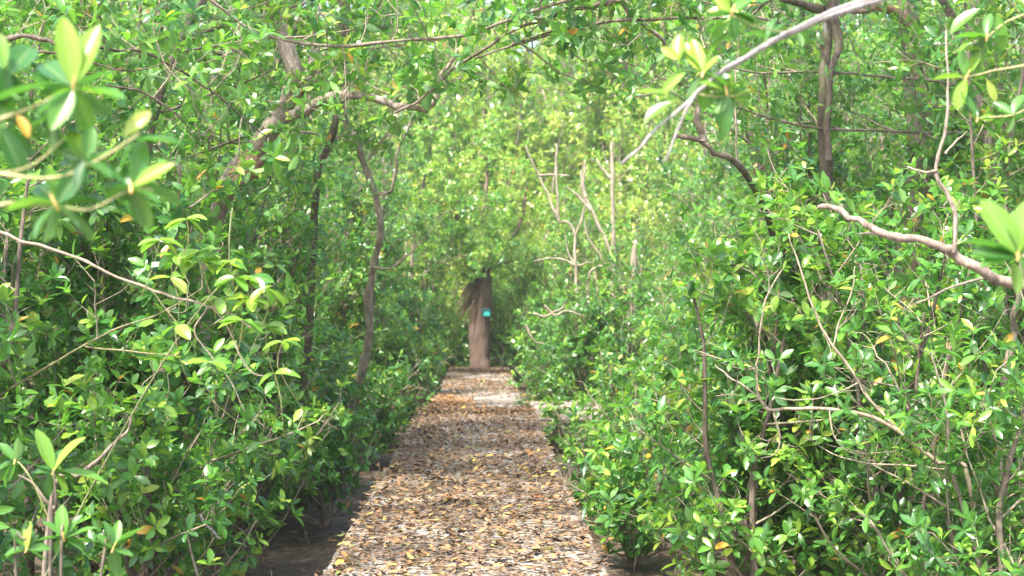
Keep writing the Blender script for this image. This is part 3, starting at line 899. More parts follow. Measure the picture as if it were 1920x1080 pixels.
tree_with('dead_branch', 'fallen pale twisted sticks on the shrub right of the far path', 'branch', P(1030, 600, 22),
    [('stick', [P(1000, 588, 22), P(1025, 592, 22), P(1050, 580, 22), P(1058, 570, 22)], 7, 3, 22, None),
     ('stick', [P(1020, 572, 22), P(1040, 590, 22), P(1062, 584, 22), P(1096, 590, 22)], 6, 3, 22, None),
     ('stick', [P(985, 610, 22), P(1000, 638, 22), P(1020, 645, 22)], 6, 4, 22, None)], BARK_PALE, [], seed=33)
b = gp(944, 700, 37.5)
tree_with('dead_sapling', 'small forked dead stem at the far right edge of the path', 'tree', b,
    [('trunk', [b, P(942, 685, 37.5), P(943, 665, 37.5), P(945, 650, 37.5)], 7, 5, 37.5, None),
     ('branch', [P(945, 652, 37.5), P(938, 645, 37.5), P(930, 642, 37.5)], 4, 2, 37.5, None)], BARK_PALE, [], seed=34)

# ------------------------------------------------------------------ the big trunk at the end of the path
b = np.array(P(903, 690, 36.4)); b[2] = GZ
r3 = np.random.default_rng(3)
root = thing('end_tree', 'massive brown trunk blocking the far end of the leaf strewn walkway', 'tree', tuple(b))
tb = Tubes()
tp = [b, P(902, 700, 36.4), P(900, 668, 36.4), P(899, 630, 36.4), P(902, 590, 36.4), P(906, 545, 36.4), P(902, 505, 36.5), P(898, 470, 36.6)]
ln = smooth_line(tp, 4)
tb.add(ln, np.interp(np.linspace(0, 1, len(ln)), [0, .12, .3, .6, 1], [px_r(54, 36.4), px_r(44, 36.4), px_r(38, 36.4), px_r(40, 36.4), px_r(26, 36.4)]), 14, .07, r3)
END_BARK = bark('end_trunk_bark', (.07, .046, .034), (.24, .165, .125), scale=6, mossy=.15)
tb.build('trunk', END_BARK, root, b)
er, et = Rosettes(), Tubes()
for pts in ([P(900, 500, 36.5), P(870, 450, 36.3), P(850, 380, 36), P(840, 280, 36)], [P(898, 470, 36.6), P(905, 400, 36.6), P(915, 300, 36.8), P(905, 200, 37)], [P(902, 500, 36.5), P(935, 465, 36.2), P(975, 420, 36), P(990, 330, 36)],
            [P(902, 520, 36.4), P(880, 498, 36), P(850, 492, 35.6)], [P(902, 515, 36.4), P(925, 498, 35.9), P(955, 490, 35.5)], [P(900, 500, 36.4), P(900, 488, 35.8), P(905, 482, 35.3)]):
    l2 = smooth_line(pts, 5); t3 = Tubes(); t3.add(l2, np.linspace(.09, .03, len(l2)), 7, .08, r3); t3.build('branch', END_BARK, root, b)
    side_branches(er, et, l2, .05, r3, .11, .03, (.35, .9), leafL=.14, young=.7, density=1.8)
et = et.build('twigs', TWIG_BROWN, root, b); et['kind'] = 'stuff'
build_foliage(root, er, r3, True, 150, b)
# hanging skirt of dry roots round the upper trunk
sk = Tubes()
for i in range(110):
    a = r3.uniform(1.2, 5.4); rr = r3.uniform(.12, .30)
    top = np.array(P(896 + r3.normal(0, 6), 540 + r3.uniform(-18, 22), 36.4)) + np.array([math.cos(a) * rr * .5, math.sin(a) * rr * .5, 0])
    L_ = r3.uniform(.35, .8)
    sk.add(np.array([top, top + [math.cos(a) * rr * .75, math.sin(a) * rr * .75, -L_ * .35], top + [math.cos(a) * rr * .9 - .12, math.sin(a) * rr * .9, -L_]]), [.012, .012, .006], 3)
s_ = sk.build('hanging_roots', bark('dry_root', (.10, .062, .042), (.28, .19, .14), scale=20), root, b); s_['kind'] = 'stuff'


def simple_mat(name, col, rough=.5, noise=.15):
    m, nt, N, Lk, out = new_mat(name)
    no = N.new('ShaderNodeTexNoise'); no.inputs['Scale'].default_value = 25
    tc = N.new('ShaderNodeTexCoord'); Lk.new(tc.outputs['Object'], no.inputs['Vector'])
    c = ramp(N, [(.3, tuple(x * (1 - noise) for x in col)), (.7, tuple(min(1, x * (1 + noise)) for x in col))])
    Lk.new(no.outputs[0], c.inputs[0])
    pr = N.new('ShaderNodeBsdfPrincipled'); pr.inputs['Roughness'].default_value = rough
    Lk.new(c.outputs[0], pr.inputs['Base Color']); Lk.new(pr.outputs[0], out.inputs[0])
    return m


# turquoise box strapped to the trunk
TQ = simple_mat('turquoise_plastic', (.03, .36, .32), .5)
TQD = simple_mat('dark_teal_plastic', (.01, .10, .11), .5)
p0 = P(911, 588, 36.4); p0[1] -= px_r(44, 36.4) + .09
mb = thing('marker_box', 'small turquoise box fixed to the big brown trunk at the path end', 'box', tuple(p0))
import bmesh


def box_part(name, cx, cy, cz, sx, sy, sz, mat, parent, bev=.02):
    bm = bmesh.new(); bmesh.ops.create_cube(bm, size=1)
    for v in bm.verts:
        v.co = Vector((cx + v.co.x * sx, cy + v.co.y * sy, cz + v.co.z * sz))
    bmesh.ops.bevel(bm, geom=list(bm.edges), offset=bev, segments=2, affect='EDGES')
    me = bpy.data.meshes.new(name); bm.to_mesh(me); bm.free(); me.materials.append(mat)
    return link(name, me, parent)


box_part('body', .03, 0, 0, .17, .12, .15, TQ, mb)
box_part('lid', .0, .0, .10, .26, .15, .045, TQD, mb, .01)
box_part('side_panel', -.085, .01, 0, .055, .11, .14, TQD, mb, .01)

# ------------------------------------------------------------------ foreground sprays with single big leaves
SHOOT = bark('yellow_green_shoot', (.34, .33, .13), (.50, .46, .24), scale=30, mossy=0)
BUD = simple_mat('orange_bud', (.62, .42, .14), .5)


def spray(root, off, centre, d, leaves, bud=True):
    c = np.array(P(centre[0], centre[1], d))
    view = norm(np.array(CAM) - c)
    for lf in leaves:
        tx, ty, dz, tint = lf[:4]
        face = lf[4] if len(lf) > 4 else random.uniform(-.5, .8)     # how much the upper side turns to the camera
        sx, sy = (lf[5], lf[6]) if len(lf) > 6 else centre
        s = np.array(P(sx, sy, d)); e = np.array(P(tx, ty, d + dz))
        dr = e - s; L_ = np.linalg.norm(dr); dr /= L_
        up = np.array([0, 0, 1.0])
        n = view * face + up * .75 + rng.normal(0, .25, 3)
        n = norm(n - n.dot(dr) * dr)
        o = place_leaf(root, s, dr, n, L_, L_, tint, random.uniform(.3, 1.3), True, off, wide=lf[7] if len(lf) > 7 else random.choice([.34, .42, .42]))
    for _ in range(5 if bud else 2):
        a = random.uniform(0, 6.28); L_ = random.uniform(.07, .11); q = random.uniform(-.4, .5)
        dr = norm([math.cos(a), q + .3, math.sin(a) * .8]); n = norm(view * random.uniform(-.3, .5) + np.array([0, 0, .9]) + rng.normal(0, .3, 3))
        n = norm(n - n.dot(dr) * dr)
        place_leaf(root, c - dr * .005, dr, n, L_, L_, random.choice([.15, .25, .35, .5, .65]), random.uniform(.4, 1.6), True, off, wide=random.choice([.34, .42]))
    if bud:
        tb = Tubes(); a = norm(rng.normal(0, 1, 3) * [.3, .3, .1] + [0, 0, 1])
        tb.add([c - a * .012, c, c + a * .012, c + a * .026], [.0025, .004, .003, .001], 6)
        tb.build('bud', BUD, root, off)


b = np.array([-1.75, 2.7, GZ])
fg = thing('foreground_branch', 'big blurred leafy branch close by at the left edge', 'branch', tuple(b))
D = 2.75
limb(fg, [b, b + [0, 0, .9], P(-420, 480, 2.7), P(-330, 250, 2.7)], .03, .02, BARK, 'stem', b)
limb(fg, [P(-400, 450, 2.7), P(-200, 440, D), P(0, 385, D), P(60, 385, D), P(112, 385, D)], 0.0062, 0.0024, SHOOT, 'twig', b, 6, .03, 4, .001)
limb(fg, [P(-400, 380, 2.7), P(-150, 280, D), P(-20, 232, D), P(60, 200, D), P(138, 168, D)], 0.0056, 0.0024, SHOOT, 'twig', b, 6, .03, 4, .001)
limb(fg, [P(-150, 290, D), P(20, 330, D), P(120, 330, D), P(200, 290, D), P(262, 252, D)], 0.0050, 0.0022, SHOOT, 'twig', b, 6, .03, 4, .001)
limb(fg, [P(110, 386, D), P(170, 392, D), P(250, 355, D), P(285, 357, D)], 0.0025, 0.0017, SHOOT, 'twig', b, 6, .03, 4, .001)
limb(fg, [P(-100, 330, D), P(40, 318, D), P(120, 262, D)], 0.0031, 0.0017, SHOOT, 'twig', b, 6, .03, 4, .001)
spray(fg, b, (138, 165), D, [(118, 28, .0, .88, .8), (182, 42, .04, .80, .7), (236, 178, -.03, .55, .2), (40, 120, .05, .30, .5, 100, 175), (-20, 185, .0, .22, .3, 100, 155), (60, 215, -.04, .2, .2), (215, 215, .03, .25, .1, 140, 175),
                             (95, 240, -.05, .62, .5), (75, 110, .08, .35, .6), (150, 235, .05, .45, .3)])
spray(fg, b, (105, 385), D, [(95, 305, .02, .66, .9), (55, 440, -.04, .35, .3), (165, 300, .0, .3, .9), (180, 452, .04, .25, .2), (85, 455, .03, .55, .4), (150, 420, -.05, .4, .2), (215, 372, .04, .25, .1), (60, 345, .05, .3, .6)])
spray(fg, b, (252, 262), D, [(280, 204, .02, .90, .9, 232, 256)], False)
spray(fg, b, (160, 300), D, [(130, 240, .02, .7, .7), (175, 235, .0, .6, .8), (232, 272, .03, .25, .1), (105, 300, .04, .3, .5), (210, 330, -.03, .3, .3), (140, 352, -.03, .15, .9)], False)
spray(fg, b, (246, 352), D, [(272, 258, .02, .5, .9), (325, 302, .0, .84, .8), (228, 372, .03, .3, .3), (300, 372, -.03, .4, .1), (205, 300, .02, .35, .5), (255, 408, .03, .62, .2, 192, 388), (250, 320, .05, .2, .7)])
spray(fg, b, (0, 240), D, [(52, 330, .0, .18, .9), (-40, 150, .02, .6, .6), (18, 165, .03, .5, .8), (70, 290, .05, .3, .6), (55, 250, -.02, 1.0, .8, 32, 215), (-50, 300, .0, .3, .5)], False)
spray(fg, b, (10, 130), D, [(0, 60, .0, .7, .8), (-30, 100, .04, .5, .7), (40, 180, .04, .3, .4), (60, 80, .1, .35, .5, 20, 140)], False)
spray(fg, b, (92, 215), D, [(40, 268, .04, .25, .4), (165, 262, .05, .3, .3), (110, 290, .06, .4, .5)], False)

b = np.array([1.9, 3.9, GZ])
D = 3.7
GREYT = BARK_WHITE
fr = thing('foreground_branch', 'slim silver grey branch with yellow green sprigs at the top right of centre', 'branch', tuple(b))
limb(fr, [b, b + [0, 0, 1.6], P(2090, -120, 3.8), P(2000, -300, 3.9)], .035, .02, BARK, 'stem', b)
limb(fr, [P(2090, -120, 3.8), P(1850, -70, 3.8), P(1640, 2, D), P(1560, 28, D), P(1480, 62, D), P(1420, 96, D), P(1380, 118, D), P(1345, 140, D), P(1312, 168, D)], .011, .0062, GREYT, 'branch', b, 8, .05, 5, .002)
limb(fr, [P(1640, -4, D - .03), P(1560, 20, D - .03), P(1500, 48, D - .03), P(1440, 78, D - .03)], .005, .004, GREYT, 'branch', b, 6, .05, 4, .002)
limb(fr, [P(1312, 168, D), P(1290, 192, D), P(1235, 238, D), P(1200, 274, D), P(1166, 306, D)], .006, .003, GREYT, 'twig', b, 6, .06, 4, .002)
limb(fr, [P(1312, 168, D), P(1300, 185, D), P(1275, 230, D), P(1260, 270, D), P(1246, 303, D)], .005, .0025, GREYT, 'twig', b, 6, .06, 4, .002)
limb(fr, [P(1545, 30, D), P(1547, 48, D), P(1548, 62, D)], .004, .0025, GREYT, 'twig', b, 5, .03, 3, .001)
limb(fr, [P(1305, 175, D), P(1340, 182, D), P(1372, 180, D), P(1400, 176, D)], 0.0022, 0.0014, SHOOT, 'twig', b, 5, .03, 3, .001)
limb(fr, [P(1480, 62, D), P(1420, 50, D - .1), P(1375, 28, D - .1)], 0.0025, 0.0014, SHOOT, 'twig', b, 5, .03, 3, .001)
spray(fr, b, (1318, 138), D, [(1240, 88, .0, .95, .8, 1275, 112), (1271, 60, .02, .82, .9, 1272, 118), (1285, 78, .04, .90, .9), (1298, 70, .03, .86, .6), (1345, 102, -.02, .84, .7), (1335, 78, .03, .72, .3),
                              (1238, 172, .0, .80, .9, 1285, 135), (1190, 168, .02, .74, .2, 1250, 175), (1268, 120, .05, .55, .5), (1205, 222, -.02, .66, .7, 1262, 190), (1248, 248, .02, .12, .6, 1262, 195), (1225, 200, .04, .3, .5, 1270, 180)])
spray(fr, b, (1362, 172), D, [(1315, 148, -.03, .7, .3), (1364, 136, .02, .88, .9, 1372, 175), (1418, 163, .0, .86, .2, 1378, 180), (1334, 222, .0, .45, .8), (1358, 262, -.02, .40, .9), (1384, 205, .03, .55, .6), (1345, 240, .04, .35, .5), (1400, 198, .02, .82, .4), (1325, 195, .02, .6, .5)])
spray(fr, b, (1372, 25), D - .1, [(1340, -10, .0, .85, .7), (1326, 18, .02, .93, .6), (1330, 78, .02, .66, .6, 1368, 40), (1330, 92, .05, .5, .3, 1375, 55), (1425, 48, .0, .3, .2), (1410, -15, .02, .6, .5), (1382, 75, .0, .35, .6), (1440, 62, .0, .2, .1, 1395, 52)])
spray(fr, b, (1440, 70), D, [(1395, 60, .0, .25, .2), (1402, 92, .02, .3, .2), (1475, 40, .0, .3, .3), (1460, 95, .04, .4, .3), (1450, 32, .03, .35, .5)], False)

b = np.array([1.75, 4.4, GZ])
D = 4.3
f3 = thing('foreground_branch', 'hanging yellow green sprig in the top right corner', 'branch', tuple(b))
limb(f3, [b, b + [.1, 0, 1.6], P(2080, 200, 4.35), P(2090, -80, 4.4)], .03, .02, BARK, 'stem', b)
limb(f3, [P(2080, 160, 4.35), P(1960, 122, D), P(1880, 130, D), P(1830, 140, D), P(1800, 145, D)], 0.0043, 0.0021, SHOOT, 'twig', b, 6, .03, 4, .002)
limb(f3, [P(2085, 40, 4.35), P(1960, 20, D), P(1890, 40, D), P(1850, 70, D)], 0.0037, 0.0021, SHOOT, 'twig', b, 6, .03, 4, .002)
limb(f3, [P(2080, 280, 4.35), P(1960, 200, D), P(1900, 215, D), P(1835, 222, D)], 0.0037, 0.0021, SHOOT, 'twig', b, 6, .03, 4, .002)
spray(f3, b, (1812, 145), D, [(1793, 206, .0, .80, .9), (1868, 190, .0, .93, .8, 1850, 148), (1748, 145, .02, .72, .1), (1835, 100, .02, .78, .7), (1785, 92, .03, .84, .2, 1840, 92), (1800, 90, .0, .6, .6), (1850, 170, .04, .5, .5)])
spray(f3, b, (1850, 70), D, [(1779, 55, .0, .66, .2, 1838, 16), (1812, 72, .04, .3, .3), (1885, 95, .0, .62, .9, 1868, 25), (1855, 20, .03, .5, .6), (1900, 60, .03, .4, .5), (1796, 88, -.02, .74, .1, 1845, 62)])
spray(f3, b, (1832, 224), D, [(1818, 212, .0, .95, .7), (1868, 218, .0, .8, .4), (1858, 245, .02, .6, .3), (1824, 245, .02, .45, .6)])
spray(f3, b, (1900, 215), D, [(1935, 200, .0, .3, .3), (1890, 250, .02, .4, .4), (1862, 190, .03, .5, .5), (1915, 170, .02, .6, .5)], False)

b = np.array([1.72, 3.3, GZ])
D = 3.2
f4 = thing('foreground_branch', 'cluster of big blurred leaves at the right edge, in front of the bough', 'branch', tuple(b))
limb(f4, [b, b + [0, 0, 1.0], P(2120, 480, 3.3), P(2150, 300, 3.3)], .02, .012, BARK, 'stem', b)
limb(f4, [P(2120, 480, 3.3), P(2010, 500, D), P(1905, 478, D)], 0.0037, 0.0024, SHOOT, 'twig', b, 6, .03, 4, .001)
spray(f4, b, (1908, 480), D, [(1848, 372, .0, .72, .9), (1893, 400, .02, .3, .8), (1925, 372, .0, .7, .8), (1806, 438, .02, .35, .3), (1822, 470, .0, .3, .4), (1838, 495, -.02, .4, .1), (1912, 548, .02, .75, .3, 1900, 490), (1945, 520, .0, .5, .5), (1870, 452, .04, .5, .5), (1935, 430, .03, .5, .5)])

b = gp(95, 1000, 5.2); b[2] = GZ
f5 = thing('mangrove_sapling', 'young sapling with two tall bright upright leaves at the lower left', 'plant', tuple(b))
limb(f5, [b, P(95, 1020, 5.1), P(105, 950, 5), P(100, 885, 5)], .008, .004, BARK, 'stem', b, 6, .03, 4, .002)
limb(f5, [P(98, 990, 5.05), P(60, 900, 5), P(30, 862, 5)], 0.0031, 0.0021, SHOOT, 'twig', b, 6, .03, 4, .002)
spray(f5, b, (100, 885), 5.0, [(70, 803, .0, .74, .9), (150, 813, .0, .86, .9), (202, 885, .02, .62, .1), (130, 925, .0, .7, .3), (55, 880, .04, .3, .3), (95, 920, .04, .4, .5), (118, 840, .06, .5, .6)])
spray(f5, b, (28, 865), 5.0, [(0, 828, .0, .5, .8), (48, 835, .0, .15, .8), (60, 868, .03, .45, .3), (-10, 880, .0, .4, .3), (20, 905, .03, .4, .4)])
b = gp(110, 1060, 4.6); b[2] = GZ
f6 = thing('mangrove_sapling', 'leafy seedling tufts along the bottom left corner', 'plant', tuple(b))
limb(f6, [b, P(115, 1060, 4.6), P(120, 990, 4.6)], .006, .003, BARK, 'stem', b, 6, .03, 4, .001)
limb(f6, [b, P(30, 1070, 4.5), P(48, 1010, 4.5)], .006, .003, BARK, 'stem', b, 6, .03, 4, .001)
limb(f6, [b, P(190, 1070, 4.6), P(210, 1020, 4.6)], .006, .003, BARK, 'stem', b, 6, .03, 4, .001)
spray(f6, b, (120, 1010), 4.6, [(112, 948, .0, .62, .9), (150, 962, .02, .4, .5), (180, 985, .0, .55, .4), (80, 975, .0, .5, .5), (65, 1010, .0, .3, .3), (160, 1030, .0, .45, .3)])
spray(f6, b, (50, 1030), 4.5, [(52, 978, .0, .9, .8), (20, 990, .0, .4, .5), (10, 1040, .0, .5, .4), (90, 1050, .0, .4, .3), (70, 1000, .03, .5, .6)])
spray(f6, b, (212, 1030), 4.6, [(268, 978, .0, .35, .5), (200, 975, .0, .45, .6), (180, 1000, .0, .5, .5), (250, 1040, .0, .4, .3), (235, 1000, .03, .6, .5)])

# drooping light leaves along the thin left bough, one by one
b = np.array([-2.35, 6.05, GZ])
f7 = thing('mangrove_sapling', 'spray of pale drooping leaves around the end of the thin left bough', 'plant', tuple(b))
limb(f7, [b, P(180, 900, 6.0), P(330, 640, 5.9), P(420, 520, 5.9), P(430, 440, 5.9), P(436, 390, 6)], .0045, .003, TWIG, 'stem', b, 6, .03, 4, .004)
r7 = np.random.default_rng(77)
for (sx, sy, n_) in ((330, 478, 6), (378, 488, 6), (410, 560, 7), (440, 520, 6), (470, 560, 6), (500, 540, 5), (455, 600, 6), (500, 612, 6), (530, 640, 4), (395, 680, 6), (375, 470, 5), (350, 410, 5), (300, 450, 5), (330, 610, 4), (430, 490, 5), (515, 700, 3), (470, 520, 4), (320, 520, 4)):
    p_ = np.array(P(sx, sy, 5.9 + r7.normal(0, .1)))
    limb(f7, [p_, p_ + [r7.normal(0, .03), .02, -.10], p_ + [r7.normal(0, .06), .1, -.25]], .002, .0015, TWIG_YOUNG, 'twig', b, 4, 0, 2, .001)
    for i in range(n_):
        a = i * 2.4 + r7.uniform(0, 1)
        dr = norm([math.cos(a), math.sin(a) * .7, r7.uniform(-.65, .25)])
        nn = norm(np.array([0, -.35, 1.0]) + r7.normal(0, .2, 3))
        L_ = r7.uniform(.075, .115)
        place_leaf(f7, p_, dr, nn, L_, L_, float(np.clip(r7.normal(.72, .08), 0, .9)), r7.uniform(.8, 1.8), True, b, wide=.5)

# ------------------------------------------------------------------ the thicket rows along the walkway
L_LAB = ['broad glossy shrub filling the lower left corner',
         'tall shrub behind the thin drooping bough at the left',
         'dense shrub around the foot of the forked grey trunk',
         'dense shrub crowding the left walkway edge behind the crooked trunk',
         'low shrub in front of the crooked trunk, over the shaded left edge',
         'leafy shrub leaning over the left edge where the walkway steps down',
         'shrub left of the orange litter patch beyond the step',
         'last shrub on the left before the massive end trunk',
         'low shrub at the bottom, just right of the lower left corner shrub',
         'shrub between the lower left thicket and the forked grey trunk',
         'tall leafy shrub filling the space left of the crooked trunk',
         'low leafy shrub in the shade at the left walkway edge, nearest the bottom',
         'high shrub behind the big blurred branch at the upper left',
         'shrub in front of the lower part of the forked grey trunk',
         'shrub between the forked grey trunk and the crooked one',
         'low shrub against the left walkway edge at the foot of the crooked trunk',
         'low shrub against the left walkway edge just before the step',
         'low shrub against the left walkway edge at the crossing platform',
         'low shrub hanging over the left walkway edge beyond the orange litter',
         'small shrub close on the left walkway edge, left of the brightest litter strip',
         'upright shrub touching the left side of the massive end trunk']
left = [((-2.75, 7.3), 2.9, .8, 4), ((-3.7, 9.2), 5.0, 1.1, 5), ((-3.1, 12.0), 4.2, 1.0, 5), ((-2.45, 17.8), 4.6, .75, 6), ((-2.15, 14.0), 1.9, .6, 5),
        ((-2.05, 20.8), 4.6, .7, 6), ((-1.95, 24.5), 5.0, .7, 6), ((-1.85, 30), 5.0, .8, 6),
        ((-2.1, 8.9), 1.5, .6, 5), ((-2.7, 10.3), 2.6, .9, 6), ((-2.75, 14.6), 4.4, .9, 6), ((-1.95, 11.4), 1.15, .5, 5), ((-4.2, 11.5), 5.4, 1.2, 6), ((-2.35, 9.9), 3.1, .6, 6), ((-2.15, 12.7), 3.6, .6, 6),
        ((-1.6, 15.6), 1.1, .45, 6), ((-1.5, 18.4), 1.2, .4, 6), ((-1.4, 21.6), 1.8, .4, 6), ((-1.3, 25.6), 2.4, .45, 6), ((-1.5, 13.4), .8, .35, 6), ((-1.25, 34.2), 3.9, .5, 6)]
for i, (xy, h, sp, st) in enumerate(left):
    shrub((xy[0], xy[1], GZ), h, sp, st, L_LAB[i], 'shrubs along the left edge', seed=40 + i, own=260 if i not in (6, 7) else 120, young=.40 + .05 * (i % 3), leafL=[.112, .125, .10][i % 3], L=(.4, 1.05))
R_LAB = ['low glossy shrub in the lower right corner under the bough',
         'dense shrub around the looping bare branches at the right',
         'tall shrub behind the thick bough at the right edge',
         'low shrub pressing on the right walkway edge at the bottom',
         'shrub in front of the side platform beside the dark gap',
         'wide shrub right of the side platform in front of the pale dead trunks',
         'shrub at the right edge beyond the side platform',
         'bushy shrub under the bare pale saplings',
         'last shrub on the right before the massive end trunk',
         'low shrub at the bottom between the walkway and the looping branches',
         'shrub in the middle right below the dark double stem',
         'shrub between the wide shrub and the walkway, nearer than the side platform',
         'tall shrub around the upper part of the dark double stem',
         'high shrub in the upper right behind the pale brown trunk',
         'upright shrub with the dark broken stub behind its top',
         'shrub behind the upper loop of the bare branches',
         'low shrub hanging over the right walkway edge beyond the side platform',
         'low shrub hanging over the right walkway edge near the end trunk',
         'tall shrub standing in front of the pale dead trunks',
         'small shrub close on the right walkway edge, right of the brightest litter strip',
         'small shrub close on the right walkway edge, just below the dark gap',
         'small shrub close on the right walkway edge at the very bottom',
         'upright shrub touching the right side of the massive end trunk',
         'tuft of leaves at the walkway corner in front of the side platform',
         'shrub behind the side platform at the foot of the bare saplings']
right = [((2.9, 7.9), 1.9, .8, 5), ((2.5, 10.0), 2.4, .9, 6), ((4.0, 10.4), 5.2, 1.1, 6), ((1.6, 12.2), 1.2, .5, 6), ((1.75, 17.4), 1.15, .45, 5),
         ((3.1, 15.3), 3.1, 1.0, 6), ((1.7, 24.4), 2.0, .55, 6), ((2.8, 19.0), 2.5, .9, 6), ((1.7, 30), 4.4, .7, 6),
         ((2.0, 9.9), 1.25, .55, 5), ((3.2, 12.4), 3.0, 1.0, 6), ((1.75, 14.6), 1.5, .6, 6), ((3.4, 13.6), 5.2, 1.0, 6), ((5.0, 12.8), 5.6, 1.2, 6), ((1.75, 9.4), 2.7, .55, 6), ((2.6, 9.0), 2.7, .6, 6),
         ((1.25, 24.0), 1.1, .4, 6), ((1.15, 28.0), 1.8, .45, 6), ((2.35, 22.8), 3.0, .5, 6), ((1.15, 13.3), .85, .35, 6), ((1.2, 14.7), .6, .3, 6), ((1.2, 11.2), .85, .35, 6), ((1.15, 34.5), 3.6, .5, 6), ((.98, 19.0), .62, .16, 6), ((1.65, 22.8), 2.0, .35, 6)]
for i, (xy, h, sp, st) in enumerate(right):
    shrub((xy[0], xy[1], GZ), h, sp, st, R_LAB[i], 'shrubs along the right edge', seed=60 + i, own=260 if i not in (6, 8) else 120, young=.44 + .05 * (i % 3), leafL=[.105, .125, .112, .095][i % 4], L=(.35, .95) if h > .7 else (.15, .35))

# trees that arch over the walkway
def overhead(base, limbs, label, seed, own=200, mat=None, leafL_=.10, young_=.5, **kw):
    base = np.array(base)
    r = np.random.default_rng(seed)
    root = thing('mangrove_tree', label, 'tree', tuple(base), 'trees arching over the walkway')
    ros, tw = Rosettes(), Tubes()
    for i, pts in enumerate(limbs):
        ln = smooth_line(pts, 5)
        w0, w1 = (.05, .022) if i == 0 else (.013, .006)
        tb = Tubes(); tb.add(wobble(ln, .015, r), np.linspace(w0, w1, len(ln)), 8, .05, r)
        tb.build('trunk' if i == 0 else 'branch', mat or BARK, root, base)
        a = dict(step=.13, start=.45 if i == 0 else .1, L=(.35, .9), up=.15, density=1.5); a.update({k_: v_ for k_, v_ in kw.items() if i == 0 or k_ != 'start'})
        side_branches(ros, tw, ln, .03, r, leafL=leafL_, young=young_, **a)
    t = tw.build('twigs', TWIG_BROWN, root, base); t['kind'] = 'stuff'
    build_foliage(root, ros, r, True, own, base)


overhead((-3.4, 10.6, GZ), [[(-3.4, 10.6, GZ), (-3.3, 10.6, 1.5), (-3.0, 10.5, 3.2), (-2.5, 10.4, 4.4), (-1.8, 10.4, 5.2)],
                          [(-3.0, 10.5, 3.2), (-2.2, 10.5, 3.4), (-1.4, 10.5, 3.5), (-.7, 10.6, 3.6)], [(-2.5, 10.4, 4.0), (-1.4, 10.9, 4.1), (-.2, 11.2, 4.1)]],
         'tree leaning in from the left whose leaves hang over the top left of centre', 80, 280, start=.3)
overhead((-2.7, 15.2, GZ), [[(-2.7, 15.2, GZ), (-2.7, 15.2, 2.0), (-2.3, 15.0, 3.8), (-1.6, 14.9, 5.0), (-.8, 14.9, 5.8)],
                          [(-2.3, 15.0, 3.8), (-1.6, 14.9, 4.1), (-.8, 14.8, 4.25), (0, 14.8, 4.35)], [(-2.4, 15.1, 3.2), (-1.9, 14.8, 3.3), (-1.4, 14.6, 3.2)]],
         'tree arching from the left behind the crooked trunk', 81, 200)
overhead((4.6, 12.3, GZ), [[(4.6, 12.3, GZ), (4.5, 12.3, 2.6), (4.0, 12.2, 4.2), (3.0, 12.1, 5.0), (1.6, 12.0, 5.6)],
                         [(4.2, 12.2, 3.0), (2.9, 11.9, 3.0), (1.9, 11.6, 3.2), (1.0, 11.4, 3.55)], [(4.3, 12.2, 3.4), (3.4, 12.2, 3.5), (2.4, 12.0, 3.5), (1.6, 11.9, 3.65), (.8, 11.8, 3.8)], [(2.8, 12.2, 3.9), (1.6, 12.2, 4.2), (.4, 12.4, 4.3)]],
         'tree leaning in from the right whose leaves cover the top right of centre', 82, 280, start=.3)
overhead((3.4, 16.8, GZ), [[(3.4, 16.8, GZ), (3.4, 16.8, 2.0), (3.1, 16.7, 3.8), (2.5, 16.6, 5.0), (1.7, 16.5, 6.0)],
                         [(3.2, 16.7, 3.4), (2.6, 16.6, 3.8), (2.0, 16.5, 4.1), (1.3, 16.5, 4.4)], [(2.9, 16.7, 4.2), (1.8, 16.5, 4.9), (.6, 16.4, 5.1)]],
         'tree arching from the right behind the broken stub', 83, 200)
overhead((-3.0, 20.6, GZ), [[(-3.0, 20.6, GZ), (-2.9, 20.6, 2.5), (-2.5, 20.5, 4.6), (-1.8, 20.4, 6.2), (-1.2, 20.4, 7.2)],
                          [(-2.7, 20.5, 4.0), (-2.0, 20.4, 4.6), (-1.3, 20.4, 5.0)], [(-2.3, 20.5, 5.2), (-1.3, 20.4, 5.8), (-.3, 20.4, 6.0)]],
         'slim tree edging the bright gap on its left', 84, 120)

overhead((-1.6, 32.4, GZ), [[(-1.6, 32.4, GZ), (-1.6, 32.4, 2.5), (-1.3, 32.4, 4.6), (-.9, 32.4, 6.2), (-.4, 32.4, 7.2)],
                          [(-1.5, 32.4, 2.1), (-.9, 32.3, 2.5), (-.2, 32.3, 2.65), (.4, 32.3, 2.6)], [(-1.4, 32.4, 2.6), (-.7, 33.0, 3.0), (.2, 33.2, 3.1), (.7, 33.2, 3.0)], [(-1.3, 32.4, 3.4), (-.5, 32.3, 3.7), (.3, 32.3, 3.7)], [(-1.1, 32.4, 5), (-.2, 32.3, 5.2), (.6, 32.4, 5.6)]],
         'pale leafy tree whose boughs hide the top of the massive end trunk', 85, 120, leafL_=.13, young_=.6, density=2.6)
overhead((-3.2, 12.6, GZ), [[(-3.2, 12.6, GZ), (-3.1, 12.6, 2.0), (-2.8, 12.6, 3.6), (-2.2, 12.6, 4.6), (-1.5, 12.6, 5.2)],
                          [(-2.9, 12.6, 3.2), (-2.1, 12.6, 3.5), (-1.2, 12.7, 3.9)], [(-2.6, 12.5, 2.8), (-1.8, 12.4, 3.1), (-1.0, 12.3, 3.45)], [(-2.6, 12.6, 3.9), (-1.2, 12.7, 4.3), (.4, 12.8, 4.4), (1.2, 12.8, 4.3)]],
         'tree in the upper left whose boughs cross the top of the view', 86, 250, start=.3)

